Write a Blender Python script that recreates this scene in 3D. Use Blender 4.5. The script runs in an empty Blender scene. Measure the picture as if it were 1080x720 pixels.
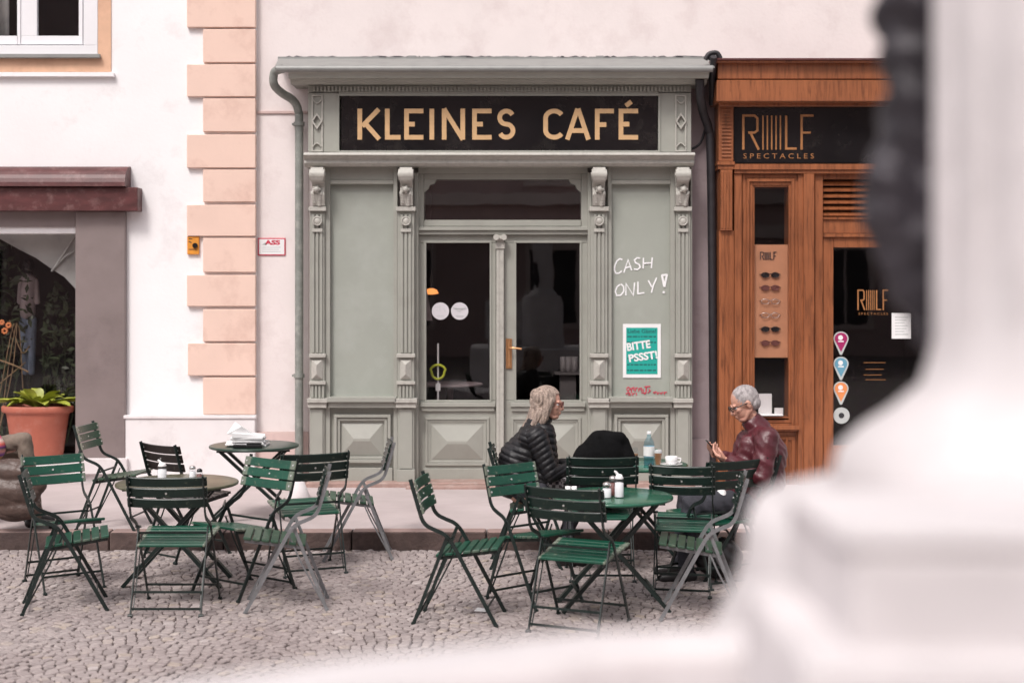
import bpy, bmesh, math, random
from mathutils import Vector, Matrix
random.seed(11)
F=1500.0; HY=300.0; CH=2.02
scn=bpy.context.scene
COL=scn.collection
R=math.radians
def X(px,d): return (px-540.0)*d/F
def Z(py,d): return CH-(py-HY)*d/F

# ------------------------------------------------------------------ materials
def nt(name):
    m=bpy.data.materials.new(name); m.use_nodes=True
    n=m.node_tree; b=n.nodes['Principled BSDF']; return m,n,b
def N(n,t,**k):
    o=n.nodes.new(t)
    for a,v in k.items(): setattr(o,a,v)
    return o
def ramp(n,fac,stops):
    r=N(n,'ShaderNodeValToRGB'); e=r.color_ramp.elements
    e[0].position=stops[0][0]; e[0].color=(*stops[0][1],1)
    e[1].position=stops[-1][0]; e[1].color=(*stops[-1][1],1)
    for p,c in stops[1:-1]:
        q=e.new(p); q.color=(*c,1)
    n.links.new(fac,r.inputs[0]); return r.outputs[0]
def noise(n,scale,detail=4,rough=.55,dim='Object',vec=None,stretch=None,dist=0):
    t=N(n,'ShaderNodeTexNoise'); t.inputs['Scale'].default_value=scale; t.inputs['Detail'].default_value=detail
    t.inputs['Roughness'].default_value=rough; t.inputs['Distortion'].default_value=dist
    tc=N(n,'ShaderNodeTexCoord'); o=tc.outputs[dim]
    if stretch:
        mp=N(n,'ShaderNodeMapping'); mp.inputs['Scale'].default_value=stretch
        n.links.new(o,mp.inputs[0]); o=mp.outputs[0]
    n.links.new(o,t.inputs['Vector']); return t.outputs['Fac']
def mixc(n,f,a,b,mode='MIX'):
    m=N(n,'ShaderNodeMix',data_type='RGBA',blend_type=mode)
    for s,v in ((m.inputs[0],f),(m.inputs[6],a),(m.inputs[7],b)):
        if hasattr(v,'links') : n.links.new(v,s)
        elif isinstance(v,(int,float)): s.default_value=v
        else: s.default_value=(*v,1)
    return m.outputs[2]
def bump(n,b,h,strength=.2,dist=.01):
    bp=N(n,'ShaderNodeBump'); bp.inputs['Strength'].default_value=strength; bp.inputs['Distance'].default_value=dist
    n.links.new(h,bp.inputs['Height']); n.links.new(bp.outputs[0],b.inputs['Normal'])
def sc(c,k): return tuple(min(1,v*k) for v in c)
def mat(name,c,rough=.6,metal=0,var=.12,scale=6,bstr=.1,bscale=60,spec=.5,dirt=None,dscale=2,damt=.5,stretch=None,bdist=.004,coat=0,dlo=.52,dhi=.72):
    m,n,b=nt(name)
    f=noise(n,scale,5,.6,stretch=stretch)
    col=ramp(n,f,[(.3,sc(c,1-var)),(.7,sc(c,1+var))])
    if dirt:
        f2=noise(n,dscale,7,.68)
        k=ramp(n,f2,[(dlo,(0,0,0)),(dhi,(damt,)*3)])
        col=mixc(n,k,col,dirt)
    n.links.new(col,b.inputs['Base Color'])
    b.inputs['Roughness'].default_value=rough; b.inputs['Metallic'].default_value=metal
    b.inputs['Specular IOR Level'].default_value=spec
    b.inputs['Coat Weight'].default_value=coat
    if bstr: bump(n,b,noise(n,bscale,4,.6),bstr,bdist)
    return m
M={}
M['white_plaster']=mat('white_plaster',(.86,.845,.85),.85,var=.03,scale=1.5,bstr=.5,bscale=30,dirt=(.52,.47,.47),dscale=1.9,damt=.45,dlo=.55,dhi=.78)
M['pink_plaster']=mat('pink_plaster',(.77,.70,.685),.85,var=.05,scale=1.2,bstr=.5,bscale=30,dirt=(.55,.45,.44),dscale=2.2,damt=.6,dlo=.5,dhi=.8)
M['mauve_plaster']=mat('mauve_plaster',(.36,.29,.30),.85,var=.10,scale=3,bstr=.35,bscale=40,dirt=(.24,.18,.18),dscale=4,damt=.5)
M['pink_plinth']=mat('pink_plinth',(.62,.47,.44),.85,var=.08,scale=3,bstr=.35,bscale=40,dirt=(.40,.28,.28),dscale=4,damt=.5)
M['white_plinth']=mat('white_plinth',(.76,.73,.73),.85,var=.04,scale=3,bstr=.3,bscale=35,dirt=(.46,.42,.42),dscale=3.5,damt=.45)
M['peach']=mat('peach_plaster',(.78,.575,.485),.85,var=.04,scale=2,bstr=.25,bscale=45,dirt=(.60,.40,.33),dscale=3,damt=.7)
M['orange_band']=mat('orange_band_plaster',(.70,.44,.30),.85,var=.08,scale=5,bstr=.2,dirt=(.45,.25,.16),dscale=4,damt=.4)
M['sage']=mat('sage_paint',(.335,.339,.302),.45,var=.05,scale=5,bstr=.12,bscale=30,dirt=(.25,.24,.21),dscale=3,damt=.45,dlo=.5,dhi=.75)
M['sage_board']=mat('sage_board',(.325,.345,.305),.6,var=.05,scale=2.2,bstr=.08,bscale=25,dirt=(.43,.45,.42),dscale=2.5,damt=.5,dlo=.48,dhi=.75)
M['sage_light']=mat('sage_carving',(.44,.43,.39),.5,var=.08,scale=25,bstr=.25,bscale=60,dirt=(.24,.22,.20),dscale=14,damt=.5)
M['lead']=mat('lead_flashing',(.27,.275,.265),.5,metal=.2,var=.12,scale=6,bstr=.2,bscale=20,dirt=(.25,.25,.24),dscale=6,damt=.6)
M['pipe_grey']=mat('pipe_grey_green',(.24,.255,.235),.55,metal=.1,var=.15,scale=12,bstr=.15,dirt=(.45,.43,.40),dscale=12,damt=.5)
M['pipe_black']=mat('pipe_black',(.022,.020,.024),.5,var=.3,scale=12,bstr=.1)
M['black_gloss']=mat('black_glass_sign',(.010,.009,.010),.12,var=.2,scale=3,bstr=0,dirt=(.03,.027,.025),dscale=4,damt=.7)
M['gold']=mat('gold_letter',(.60,.385,.20),.45,metal=0,var=.08,scale=20,bstr=.1,dirt=(.45,.28,.15),dscale=18,damt=.4)
M['copper']=mat('copper_letter',(.36,.16,.06),.4,var=.15,scale=20,bstr=0)
M['brass']=mat('brass',(.62,.33,.16),.3,metal=.7,var=.1,scale=20,bstr=0)
M['stone_step']=mat('stone_step',(.33,.22,.19),.8,var=.2,scale=6,bstr=.5,bscale=30,dirt=(.50,.42,.38),dscale=8,damt=.6)
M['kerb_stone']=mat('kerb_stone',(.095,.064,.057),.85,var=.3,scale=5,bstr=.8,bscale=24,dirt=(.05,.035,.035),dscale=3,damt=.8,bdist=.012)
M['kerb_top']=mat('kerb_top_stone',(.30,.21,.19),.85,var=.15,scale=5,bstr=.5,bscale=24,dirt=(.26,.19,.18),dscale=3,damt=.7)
M['maroon']=mat('maroon_metal',(.095,.028,.028),.45,var=.3,scale=5,bstr=.2,bscale=20,dirt=(.28,.17,.16),dscale=9,damt=.5,stretch=(1,1,3))
M['brushed']=mat('mauve_grey_metal',(.27,.222,.215),.42,metal=.3,var=.10,scale=2.5,bstr=.05,bscale=40,dirt=(.16,.13,.135),dscale=1.3,damt=.6)
M['sill_white']=mat('sill_stone',(.68,.64,.64),.8,var=.06,scale=5,bstr=.2,dirt=(.45,.40,.40),dscale=5,damt=.5)
M['upvc']=mat('white_window_frame',(.80,.80,.82),.35,var=.02,scale=4,bstr=0)
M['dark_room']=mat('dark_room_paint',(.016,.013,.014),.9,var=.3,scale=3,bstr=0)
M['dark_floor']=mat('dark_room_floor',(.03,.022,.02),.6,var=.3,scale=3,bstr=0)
M['terracotta']=mat('terracotta',(.43,.125,.080),.6,var=.12,scale=5,bstr=.1,dirt=(.55,.30,.25),dscale=6,damt=.4)
M['soil']=mat('soil',(.03,.02,.015),.95,var=.4,scale=30,bstr=.8,bscale=60)
M['hosta']=mat('hosta_leaf',(.33,.36,.05),.45,var=.35,scale=14,bstr=.2,bscale=30)
M['dark_leaf']=mat('dark_leaf',(.035,.05,.022),.5,var=.4,scale=8,bstr=0)
M['twig']=mat('dry_twig',(.30,.20,.11),.8,var=.3,scale=20,bstr=0)
M['cloth_grey']=mat('grey_canopy_cloth',(.50,.52,.50),.8,var=.10,scale=4,bstr=.2,bscale=14,dirt=(.2,.22,.22),dscale=5,damt=.5)
M['tee']=mat('pale_shirt_cloth',(.50,.42,.42),.9,var=.1,scale=14,bstr=.3,bscale=20)
M['jeans']=mat('blue_jeans_cloth',(.20,.25,.33),.9,var=.2,scale=14,bstr=.3,bscale=20)
M['ledorange']=mat('orange_plastic',(.72,.29,.04),.4,var=.12,scale=20,bstr=0)
M['dim_shelf']=mat('dim_shelf_paint',(.10,.09,.09),.6,bstr=0)
M['sticker']=mat('off_white_sticker',(.60,.58,.61),.5,var=.05,bstr=0)
M['paper']=mat('white_paper',(.80,.80,.80),.7,var=.03,scale=6,bstr=.1)
M['ink']=mat('dark_ink',(.03,.03,.035),.7,var=.1,bstr=0)
M['redink']=mat('red_ink',(.55,.04,.08),.7,var=.2,scale=30,bstr=0)
M['teal']=mat('teal_print',(.012,.36,.30),.5,var=.05,bstr=0)
M['tealdark']=mat('teal_dark_ink',(.008,.12,.11),.6,var=.05,bstr=0)
M['chalk']=mat('white_chalk',(.85,.85,.86),.95,var=.1,scale=60,bstr=.3)
M['magenta']=mat('magenta_print',(.36,.02,.12),.4,var=.05,bstr=0)
M['skyblue']=mat('blue_print',(.13,.33,.45),.4,var=.05,bstr=0)
M['coral']=mat('orange_print',(.78,.28,.10),.4,var=.05,bstr=0)
M['frost']=mat('frosted_sticker',(.50,.53,.52),.5,var=.08,bstr=0)
M['fgreen']=mat('green_steel_frame',(.011,.020,.018),.38,var=.3,scale=18,bstr=.15,dirt=(.08,.07,.065),dscale=16,damt=.7,dlo=.58,dhi=.75)
M['fgrey']=mat('galvanised_frame',(.25,.255,.265),.42,metal=.45,var=.18,scale=16,bstr=.2,dirt=(.16,.15,.15),dscale=12,damt=.7)
M['rivet']=mat('rivet',(.62,.62,.60),.35,metal=.5,bstr=0)
M['porcelain']=mat('white_porcelain',(.85,.85,.85),.15,bstr=0,var=.01)
M['steel']=mat('polished_steel',(.62,.60,.58),.2,metal=1,bstr=0,var=.05)
M['coffee']=mat('milk_coffee',(.34,.16,.08),.3,var=.3,scale=20,bstr=0)
M['brownjar']=mat('brown_sugar_fill',(.17,.055,.045),.5,var=.4,scale=60,bstr=0)
M['saltfill']=mat('white_sugar_fill',(.82,.80,.80),.8,var=.05,bstr=.2)
M['blackcoat']=mat('black_coat_cloth',(.0045,.0045,.005),.95,var=.3,scale=20,bstr=.4,bscale=50,spec=.15,bdist=.01)
M['skin']=mat('skin',(.58,.31,.23),.5,var=.10,scale=16,bstr=.15,bscale=120,dirt=(.60,.22,.17),dscale=12,damt=.4)
M['skin2']=mat('skin_pale',(.60,.33,.25),.5,var=.08,scale=16,bstr=.1,bscale=120,dirt=(.60,.24,.19),dscale=12,damt=.3)
M['leather']=mat('burgundy_leather',(.085,.013,.020),.43,var=.25,scale=9,bstr=.45,bscale=13,bdist=.02,spec=.6)
M['puffer']=mat('black_quilted_nylon',(.006,.006,.008),.5,var=.3,scale=9,bstr=.5,bscale=26,bdist=.01)
M['brownpuffer']=mat('brown_quilted_nylon',(.085,.055,.045),.45,var=.3,scale=9,bstr=.6,bscale=18,bdist=.015)
M['khaki']=mat('khaki_cloth',(.19,.15,.12),.9,var=.2,scale=16,bstr=.6,bscale=22,bdist=.012)
M['denim_dark']=mat('dark_trousers',(.035,.035,.045),.85,var=.3,scale=14,bstr=.5,bscale=25,bdist=.01)
M['denim_light']=mat('pale_grey_trousers',(.42,.42,.46),.85,var=.12,scale=14,bstr=.5,bscale=25,bdist=.01)
M['plastic_black']=mat('black_plastic',(.012,.012,.013),.25,bstr=0)
M['shoe']=mat('dark_leather_shoe',(.02,.017,.018),.4,bstr=.2)
M['greyhair']=mat('silver_hair',(.36,.33,.33),.8,var=.5,scale=60,bstr=.9,bscale=90,stretch=(1,1,.35),bdist=.01)
M['blonde']=mat('ash_blonde_hair',(.37,.285,.235),.42,var=.6,scale=70,bstr=1,bscale=95,stretch=(1,1,.12),bdist=.015)
M['stone']=mat('pale_monument_stone',(.66,.625,.63),.8,var=.12,scale=7,bstr=.2,bscale=20,dirt=(.42,.37,.37),dscale=2.5,damt=.4)
M['bronze']=mat('dark_bronze',(.040,.035,.042),.5,metal=.3,var=.5,scale=9,bstr=.6,bscale=12,dirt=(.22,.20,.21),dscale=6,damt=.9,bdist=.02)
M['opp']=mat('opposite_plaster',(.60,.44,.42),.9,var=.10,scale=1,bstr=.1)
M['opp_trim']=mat('opposite_trim',(.75,.62,.58),.9,var=.08,scale=1,bstr=.1)
M['opp_dark']=mat('opposite_window_glass',(.02,.02,.024),.3,bstr=0)
M['roof']=mat('roof_tile',(.12,.06,.05),.9,var=.2,scale=3,bstr=.4)

def wood_mat(name,c,dark):
    m,n,b=nt(name)
    f=noise(n,5,6,.65,stretch=(7,7,.6),dist=.6)
    col=ramp(n,f,[(.30,dark),(.5,c),(.72,sc(c,1.22))])
    f2=noise(n,1.6,4,.6); k=ramp(n,f2,[(.45,(0,0,0)),(.75,(.45,)*3)])
    col=mixc(n,k,col,sc(dark,.8)); n.links.new(col,b.inputs['Base Color'])
    b.inputs['Roughness'].default_value=.38; b.inputs['Coat Weight'].default_value=.15
    bump(n,b,f,.15,.004); return m
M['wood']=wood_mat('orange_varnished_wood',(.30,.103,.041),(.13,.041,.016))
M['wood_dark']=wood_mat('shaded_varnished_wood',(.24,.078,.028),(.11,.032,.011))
M['display_wood']=mat('display_board',(.62,.30,.165),.5,var=.1,scale=5,bstr=.05)
def slat_mat(name,c,worn=.5,ends=.85):
    m,n,b=nt(name)
    f=noise(n,9,5,.65,stretch=(1,.3,1)); col=ramp(n,f,[(.3,sc(c,.7)),(.7,sc(c,1.25))])
    f3=noise(n,28,6,.7); k3=ramp(n,f3,[(.60,(0,0,0)),(.68,(worn,)*3)])
    col=mixc(n,k3,col,(.26,.27,.20))
    tc=N(n,'ShaderNodeTexCoord'); sx=N(n,'ShaderNodeSeparateXYZ'); n.links.new(tc.outputs['Object'],sx.inputs[0])
    ab=N(n,'ShaderNodeMath',operation='ABSOLUTE'); n.links.new(sx.outputs['Y'],ab.inputs[0])
    nn=noise(n,7,3,.6); ad=N(n,'ShaderNodeMath',operation='MULTIPLY_ADD'); ad.inputs[1].default_value=.06; n.links.new(nn,ad.inputs[0]); n.links.new(ab.outputs[0],ad.inputs[2])
    k=ramp(n,ad.outputs[0],[(.222,(0,0,0)),(.232,(ends,)*3)])
    col=mixc(n,k,col,(.50,.45,.38)); n.links.new(col,b.inputs['Base Color'])
    b.inputs['Roughness'].default_value=.34; bump(n,b,noise(n,40,4,.6,stretch=(1,.2,1)),.2,.003); return m
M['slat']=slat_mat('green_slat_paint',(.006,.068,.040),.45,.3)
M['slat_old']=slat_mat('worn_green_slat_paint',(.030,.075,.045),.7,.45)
M['slat_shaded']=slat_mat('shaded_green_slat_paint',(.004,.017,.013),.2,.0)  # backrests only: shade on their rear faces is put into this darker green
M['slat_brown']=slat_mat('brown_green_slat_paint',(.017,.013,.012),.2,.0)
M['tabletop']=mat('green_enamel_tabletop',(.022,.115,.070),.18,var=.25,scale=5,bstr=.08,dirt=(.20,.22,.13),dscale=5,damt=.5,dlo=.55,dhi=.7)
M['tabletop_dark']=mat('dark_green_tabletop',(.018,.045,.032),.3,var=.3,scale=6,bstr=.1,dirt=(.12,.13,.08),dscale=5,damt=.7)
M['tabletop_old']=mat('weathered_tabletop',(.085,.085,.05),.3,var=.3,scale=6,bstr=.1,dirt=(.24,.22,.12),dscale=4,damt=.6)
def glass_mat(name,tint,ior=1.5,rough=.0):
    m=bpy.data.materials.new(name); m.use_nodes=True; n=m.node_tree; n.nodes.clear()
    o=N(n,'ShaderNodeOutputMaterial'); mx=N(n,'ShaderNodeMixShader'); t=N(n,'ShaderNodeBsdfTransparent'); g=N(n,'ShaderNodeBsdfGlossy'); f=N(n,'ShaderNodeFresnel')
    t.inputs[0].default_value=(*tint,1); g.inputs['Roughness'].default_value=rough; f.inputs[0].default_value=ior
    # slight waviness of old panes
    bp=N(n,'ShaderNodeBump'); bp.inputs['Strength'].default_value=.12; bp.inputs['Distance'].default_value=.004
    h=noise(n,2.2,2,.5); n.links.new(h,bp.inputs['Height']); n.links.new(bp.outputs[0],g.inputs['Normal'])
    ge=N(n,'ShaderNodeNewGeometry'); inv=N(n,'ShaderNodeMath',operation='SUBTRACT'); inv.inputs[0].default_value=1; n.links.new(ge.outputs['Backfacing'],inv.inputs[1]); mu=N(n,'ShaderNodeMath',operation='MULTIPLY'); n.links.new(inv.outputs[0],mu.inputs[0]); n.links.new(f.outputs[0],mu.inputs[1])
    n.links.new(mu.outputs[0],mx.inputs[0]); n.links.new(t.outputs[0],mx.inputs[1]); n.links.new(g.outputs[0],mx.inputs[2]); n.links.new(mx.outputs[0],o.inputs[0]); return m
M['glass']=glass_mat('window_glass',(.92,.91,.91),1.7)
M['glass_old']=glass_mat('old_double_glass',(.80,.79,.79),2.3)
M['clearglass']=glass_mat('tableware_glass',(.93,.95,.96),1.6)
M['bluegl']=glass_mat('bluish_bottle_glass',(.72,.86,.92),1.45)
def emis(name,c,s):
    m,n,b=nt(name); b.inputs['Base Color'].default_value=(*c,1); b.inputs['Emission Color'].default_value=(*c,1); b.inputs['Emission Strength'].default_value=s; return m
M['lamp']=emis('lit_lamp_glass',(1,.36,.10),1.1)
M['yellow']=mat('yellow_green_rubber',(.52,.58,.04),.5,bstr=0)
def attr_mat(name,cols,rough=.8,attr='tone'):
    m,n,b=nt(name); a=N(n,'ShaderNodeAttribute'); a.attribute_name=attr
    c=ramp(n,a.outputs['Fac'],cols)
    f=noise(n,30,4,.6); c=mixc(n,.25,c,ramp(n,f,[(.3,(.15,.13,.13)),(.7,(.62,.56,.55))]))
    f2=noise(n,1.0,5,.6); k=ramp(n,f2,[(.42,(0,0,0)),(.66,(.38,)*3)]); c=mixc(n,k,c,(.22,.17,.165))
    n.links.new(c,b.inputs['Base Color']); b.inputs['Roughness'].default_value=rough
    bump(n,b,noise(n,60,4,.6),.4,.004); return m
M['cobble']=attr_mat('granite_setts',[(0,(.21,.175,.168)),(.3,(.30,.252,.242)),(.75,(.375,.318,.305)),(.93,(.41,.335,.27)),(1,(.48,.425,.41))],.68)
M['stripes']=None
def stripe_mat():
    m,n,b=nt('rainbow_striped_knit'); tc=N(n,'ShaderNodeTexCoord'); sx=N(n,'ShaderNodeSeparateXYZ'); n.links.new(tc.outputs['Object'],sx.inputs[0])
    mu=N(n,'ShaderNodeMath',operation='MULTIPLY'); mu.inputs[1].default_value=5.2; n.links.new(sx.outputs['Z'],mu.inputs[0])
    fr=N(n,'ShaderNodeMath',operation='FRACT'); n.links.new(mu.outputs[0],fr.inputs[0])
    c=ramp(n,fr.outputs[0],[(0,(.10,.03,.22)),(.14,(.75,.15,.10)),(.28,(.80,.62,.55)),(.42,(.60,.05,.16)),(.56,(.75,.45,.08)),(.70,(.22,.08,.40)),(.85,(.80,.35,.30)),(1,(.05,.04,.10))])
    n.links.new(c,b.inputs['Base Color']); b.inputs['Roughness'].default_value=.9; return m
M['stripes']=stripe_mat()
def plaid_mat():
    m,n,b=nt('grey_plaid_cloth'); t=N(n,'ShaderNodeTexChecker'); t.inputs['Scale'].default_value=42; t.inputs[1].default_value=(.05,.045,.05,1); t.inputs[2].default_value=(.30,.28,.29,1)
    tc=N(n,'ShaderNodeTexCoord'); n.links.new(tc.outputs['Object'],t.inputs[0]); n.links.new(t.outputs[0],b.inputs['Base Color']); b.inputs['Roughness'].default_value=.9; return m
M['plaid']=plaid_mat()

# ------------------------------------------------------------------ mesh builder
class MB:
    def __init__(s): s.v=[]; s.f=[]; s.sm=[]
    def add(s,vs,fs,smooth=False):
        o=len(s.v); s.v+= [tuple(v) for v in vs]
        for f in fs: s.f.append(tuple(i+o for i in f)); s.sm.append(smooth)
    def box(s,x0,x1,y0,y1,z0,z1):
        if x0>x1:x0,x1=x1,x0
        if y0>y1:y0,y1=y1,y0
        if z0>z1:z0,z1=z1,z0
        v=[(x,y,z) for x in (x0,x1) for y in (y0,y1) for z in (z0,z1)]
        s.add(v,[(0,1,3,2),(4,6,7,5),(0,4,5,1),(2,3,7,6),(0,2,6,4),(1,5,7,3)])
    def fb(s,px0,py0,px1,py1,df,db):      # box given by pixels at the plane df, running back to db
        s.box(X(px0,df),X(px1,df),df,db,Z(py0,df),Z(py1,df))
    def bar(s,a,b,w,h,up=(0,0,1)):        # rectangular bar a->b
        a=Vector(a);b=Vector(b);d=(b-a).normalized();u=Vector(up)
        if abs(d.dot(u))>.98:u=Vector((0,1,0))
        r=d.cross(u).normalized();u=r.cross(d).normalized()
        v=[p+r*(sx*w/2)+u*(sz*h/2) for p in (a,b) for sx,sz in ((-1,-1),(1,-1),(1,1),(-1,1))]
        s.add(v,[(3,2,1,0),(4,5,6,7),(0,1,5,4),(1,2,6,5),(2,3,7,6),(3,0,4,7)])
    def tube(s,pts,r,n=8,closed=False,caps=True):
        pts=[Vector(p) for p in pts];k=len(pts)
        rr=r if isinstance(r,(list,tuple)) else [r]*k
        vs=[];ref=Vector((0,0,1))
        t0=(pts[1]-pts[0]).normalized()
        if abs(t0.dot(ref))>.9: ref=Vector((1,0,0))
        u=t0.cross(ref).normalized()
        for i,p in enumerate(pts):
            if closed: t=(pts[(i+1)%k]-pts[i-1]).normalized()
            else: t=(pts[min(i+1,k-1)]-pts[max(i-1,0)]).normalized()
            u=(u-t*u.dot(t)).normalized();w=t.cross(u)
            for j in range(n):
                a=2*math.pi*j/n; vs.append(p+(u*math.cos(a)+w*math.sin(a))*rr[i])
        fs=[]
        for i in range(k if closed else k-1):
            for j in range(n):
                a=i*n+j;b=i*n+(j+1)%n;c=((i+1)%k)*n+(j+1)%n;d=((i+1)%k)*n+j
                fs.append((a,d,c,b))
        s.add(vs,fs,True)
        if not closed and caps:
            s.add(vs[:n],[tuple(range(n))]); s.add(vs[-n:],[tuple(reversed(range(n)))])
    def strap(s,pts,w,t,axis=(0,1,0)):    # flat strip following pts in the plane normal to axis; w along axis? t in plane
        pts=[Vector(p) for p in pts];A=Vector(axis).normalized();k=len(pts);vs=[]
        for i,p in enumerate(pts):
            d=(pts[min(i+1,k-1)]-pts[max(i-1,0)]).normalized();nn=A.cross(d).normalized()
            for sa,sn in ((-1,-1),(1,-1),(1,1),(-1,1)): vs.append(p+A*(sa*t/2)+nn*(sn*w/2))
        fs=[(0,1,2,3),tuple(4*(k-1)+j for j in (3,2,1,0))]
        for i in range(k-1):
            for j in range(4):
                a=4*i+j;b=4*i+(j+1)%4;fs.append((a,a+4,b+4,b))
        s.add(vs,fs)
    def lathe(s,prof,cx=0,cy=0,n=24,cap=True,a0=0,sx=1,sy=1):
        vs=[];k=len(prof)
        for r,z in prof:
            for j in range(n):
                a=a0+2*math.pi*j/n; vs.append((cx+r*math.cos(a)*sx,cy+r*math.sin(a)*sy,z))
        fs=[]
        for i in range(k-1):
            for j in range(n):
                fs.append((i*n+j,i*n+(j+1)%n,(i+1)*n+(j+1)%n,(i+1)*n+j))
        s.add(vs,fs,True)
        if cap:
            s.add(vs[:n],[tuple(reversed(range(n)))]); s.add(vs[-n:],[tuple(range(n))])
    def prism(s,pts,y0,y1):              # outline in XZ extruded along Y
        k=len(pts)
        ar=sum(pts[i][0]*pts[(i+1)%k][1]-pts[(i+1)%k][0]*pts[i][1] for i in range(k))
        if ar<0: pts=pts[::-1]
        vs=[(x,y0,z) for x,z in pts]+[(x,y1,z) for x,z in pts]
        fs=[tuple(range(k)),tuple(reversed(range(k,2*k)))]+[(i,i+k,(i+1)%k+k,(i+1)%k) for i in range(k)]
        s.add(vs,fs)
    def zprism(s,pts,z0,z1):
        k=len(pts)
        ar=sum(pts[i][0]*pts[(i+1)%k][1]-pts[(i+1)%k][0]*pts[i][1] for i in range(k))
        if ar<0: pts=pts[::-1]
        vs=[(x,y,z0) for x,y in pts]+[(x,y,z1) for x,y in pts]
        fs=[tuple(reversed(range(k))),tuple(range(k,2*k))]+[(i,(i+1)%k,(i+1)%k+k,i+k) for i in range(k)]
        s.add(vs,fs)
    def ribbon(s,pts,w,y,t=.003):        # flat stroke in XZ plane, front at y
        P=[Vector((p[0],p[1])) for p in pts];k=len(P);L=[];Rr=[]
        closed=(P[0]-P[-1]).length<1e-6
        if closed: P=P[:-1];k-=1
        for i in range(k):
            if closed: a=(P[i]-P[i-1]).normalized();b=(P[(i+1)%k]-P[i]).normalized()
            else:
                a=(P[i]-P[i-1]).normalized() if i>0 else (P[1]-P[0]).normalized()
                b=(P[i+1]-P[i]).normalized() if i<k-1 else a
            na=Vector((-a.y,a.x));nb=Vector((-b.y,b.x));m=(na+nb)
            m=m.normalized() if m.length>1e-4 else na
            q=min(1.6,1/max(.35,m.dot(na)))
            L.append(P[i]+m*w/2*q);Rr.append(P[i]-m*w/2*q)
        vs=[(p.x,y,p.y) for p in L]+[(p.x,y,p.y) for p in Rr]+[(p.x,y+t,p.y) for p in L]+[(p.x,y+t,p.y) for p in Rr]
        fs=[]
        for i in range(k if closed else k-1):
            j=(i+1)%k
            fs+=[(i,k+i,k+j,j),(2*k+i,2*k+j,3*k+j,3*k+i),(i,j,2*k+j,2*k+i),(k+i,3*k+i,3*k+j,k+j)]
        if not closed: fs+=[(0,2*k,3*k,k),(k-1,2*k-1,4*k-1,3*k-1)]
        s.add(vs,fs)
    def ball(s,c,r,seg=16,rings=10,rot=None):
        if not isinstance(r,(tuple,list)): r=(r,r,r)
        c=Vector(c);vs=[];
        for i in range(rings+1):
            th=math.pi*i/rings
            for j in range(seg):
                ph=2*math.pi*j/seg; p=Vector((math.sin(th)*math.cos(ph)*r[0],math.sin(th)*math.sin(ph)*r[1],math.cos(th)*r[2]))
                if rot: p=rot@p
                vs.append(c+p)
        fs=[(i*seg+j,(i+1)*seg+j,(i+1)*seg+(j+1)%seg,i*seg+(j+1)%seg) for i in range(rings) for j in range(seg)]
        s.add(vs,fs,True)
    def cap(s,a,b,ra,rb,n=14,fy=1):      # tapered capsule
        a=Vector(a);b=Vector(b);d=(b-a);L=d.length;d.normalize()
        ref=Vector((0,0,1)) if abs(d.z)<.9 else Vector((1,0,0));u=d.cross(ref).normalized();w=d.cross(u)
        prof=[]
        for i in range(6): t=math.pi/2*(i/5); prof.append((-ra*math.cos(t),ra*math.sin(t)))
        for i in range(1,4): prof.append((L*i/4,ra+(rb-ra)*i/4))
        for i in range(6): t=math.pi/2*(i/5); prof.append((L+rb*math.sin(t),rb*math.cos(t)))
        vs=[]
        for x,r in prof:
            r=max(r,1e-4)
            for j in range(n):
                an=2*math.pi*j/n; q=a+d*x+(u*math.cos(an)+w*math.sin(an))*r; vs.append(q)
        k=len(prof); fs=[(i*n+j,i*n+(j+1)%n,(i+1)*n+(j+1)%n,(i+1)*n+j) for i in range(k-1) for j in range(n)]
        s.add(vs,fs,True)
    def frame(s,px0,py0,px1,py1,w,df,db,wb=None):   # rectangular frame, mitre-free butt joints, pixel units
        wb=w if wb is None else wb
        s.fb(px0,py0,px1,py0+w,df,db); s.fb(px0,py1-wb,px1,py1,df,db)
        s.fb(px0,py0+w,px0+w,py1-wb,df,db); s.fb(px1-w,py0+w,px1,py1-wb,df,db)
    def build(s,name,m,parent=None,bevel=0,smooth=None,loc=None,seg=1):
        me=bpy.data.meshes.new(name); me.from_pydata(s.v,[],s.f); me.update()
        bm=bmesh.new(); bm.from_mesh(me)
        if bevel:
            try: bmesh.ops.bevel(bm,geom=[e for e in bm.edges if len(e.link_faces)==2 and e.calc_face_angle(0)>.6],offset=bevel,segments=seg,affect='EDGES',profile=.5,clamp_overlap=True)
            except Exception as ex: print('bevel',name,ex)
        bmesh.ops.recalc_face_normals(bm,faces=bm.faces); bm.to_mesh(me); bm.free()
        if not bevel:
            for p,q in zip(me.polygons,s.sm): p.use_smooth=q if smooth is None else smooth
        elif smooth:
            for p in me.polygons: p.use_smooth=True
        o=bpy.data.objects.new(name,me); COL.objects.link(o)
        if m is not None: me.materials.append(m if not isinstance(m,str) else M[m])
        if loc: o.location=loc
        if parent: o.parent=parent
        return o
def tag(o,label=None,cat=None,group=None,kind=None):
    if label:o['label']=label
    if cat:o['category']=cat
    if group:o['group']=group
    if kind:o['kind']=kind
    return o
def empty(name,label,cat,loc=(0,0,0),rz=0,group=None):
    o=bpy.data.objects.new(name,None); COL.objects.link(o); o.location=loc; o.rotation_euler=(0,0,rz); o.empty_display_size=.2
    return tag(o,label,cat,group)
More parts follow.
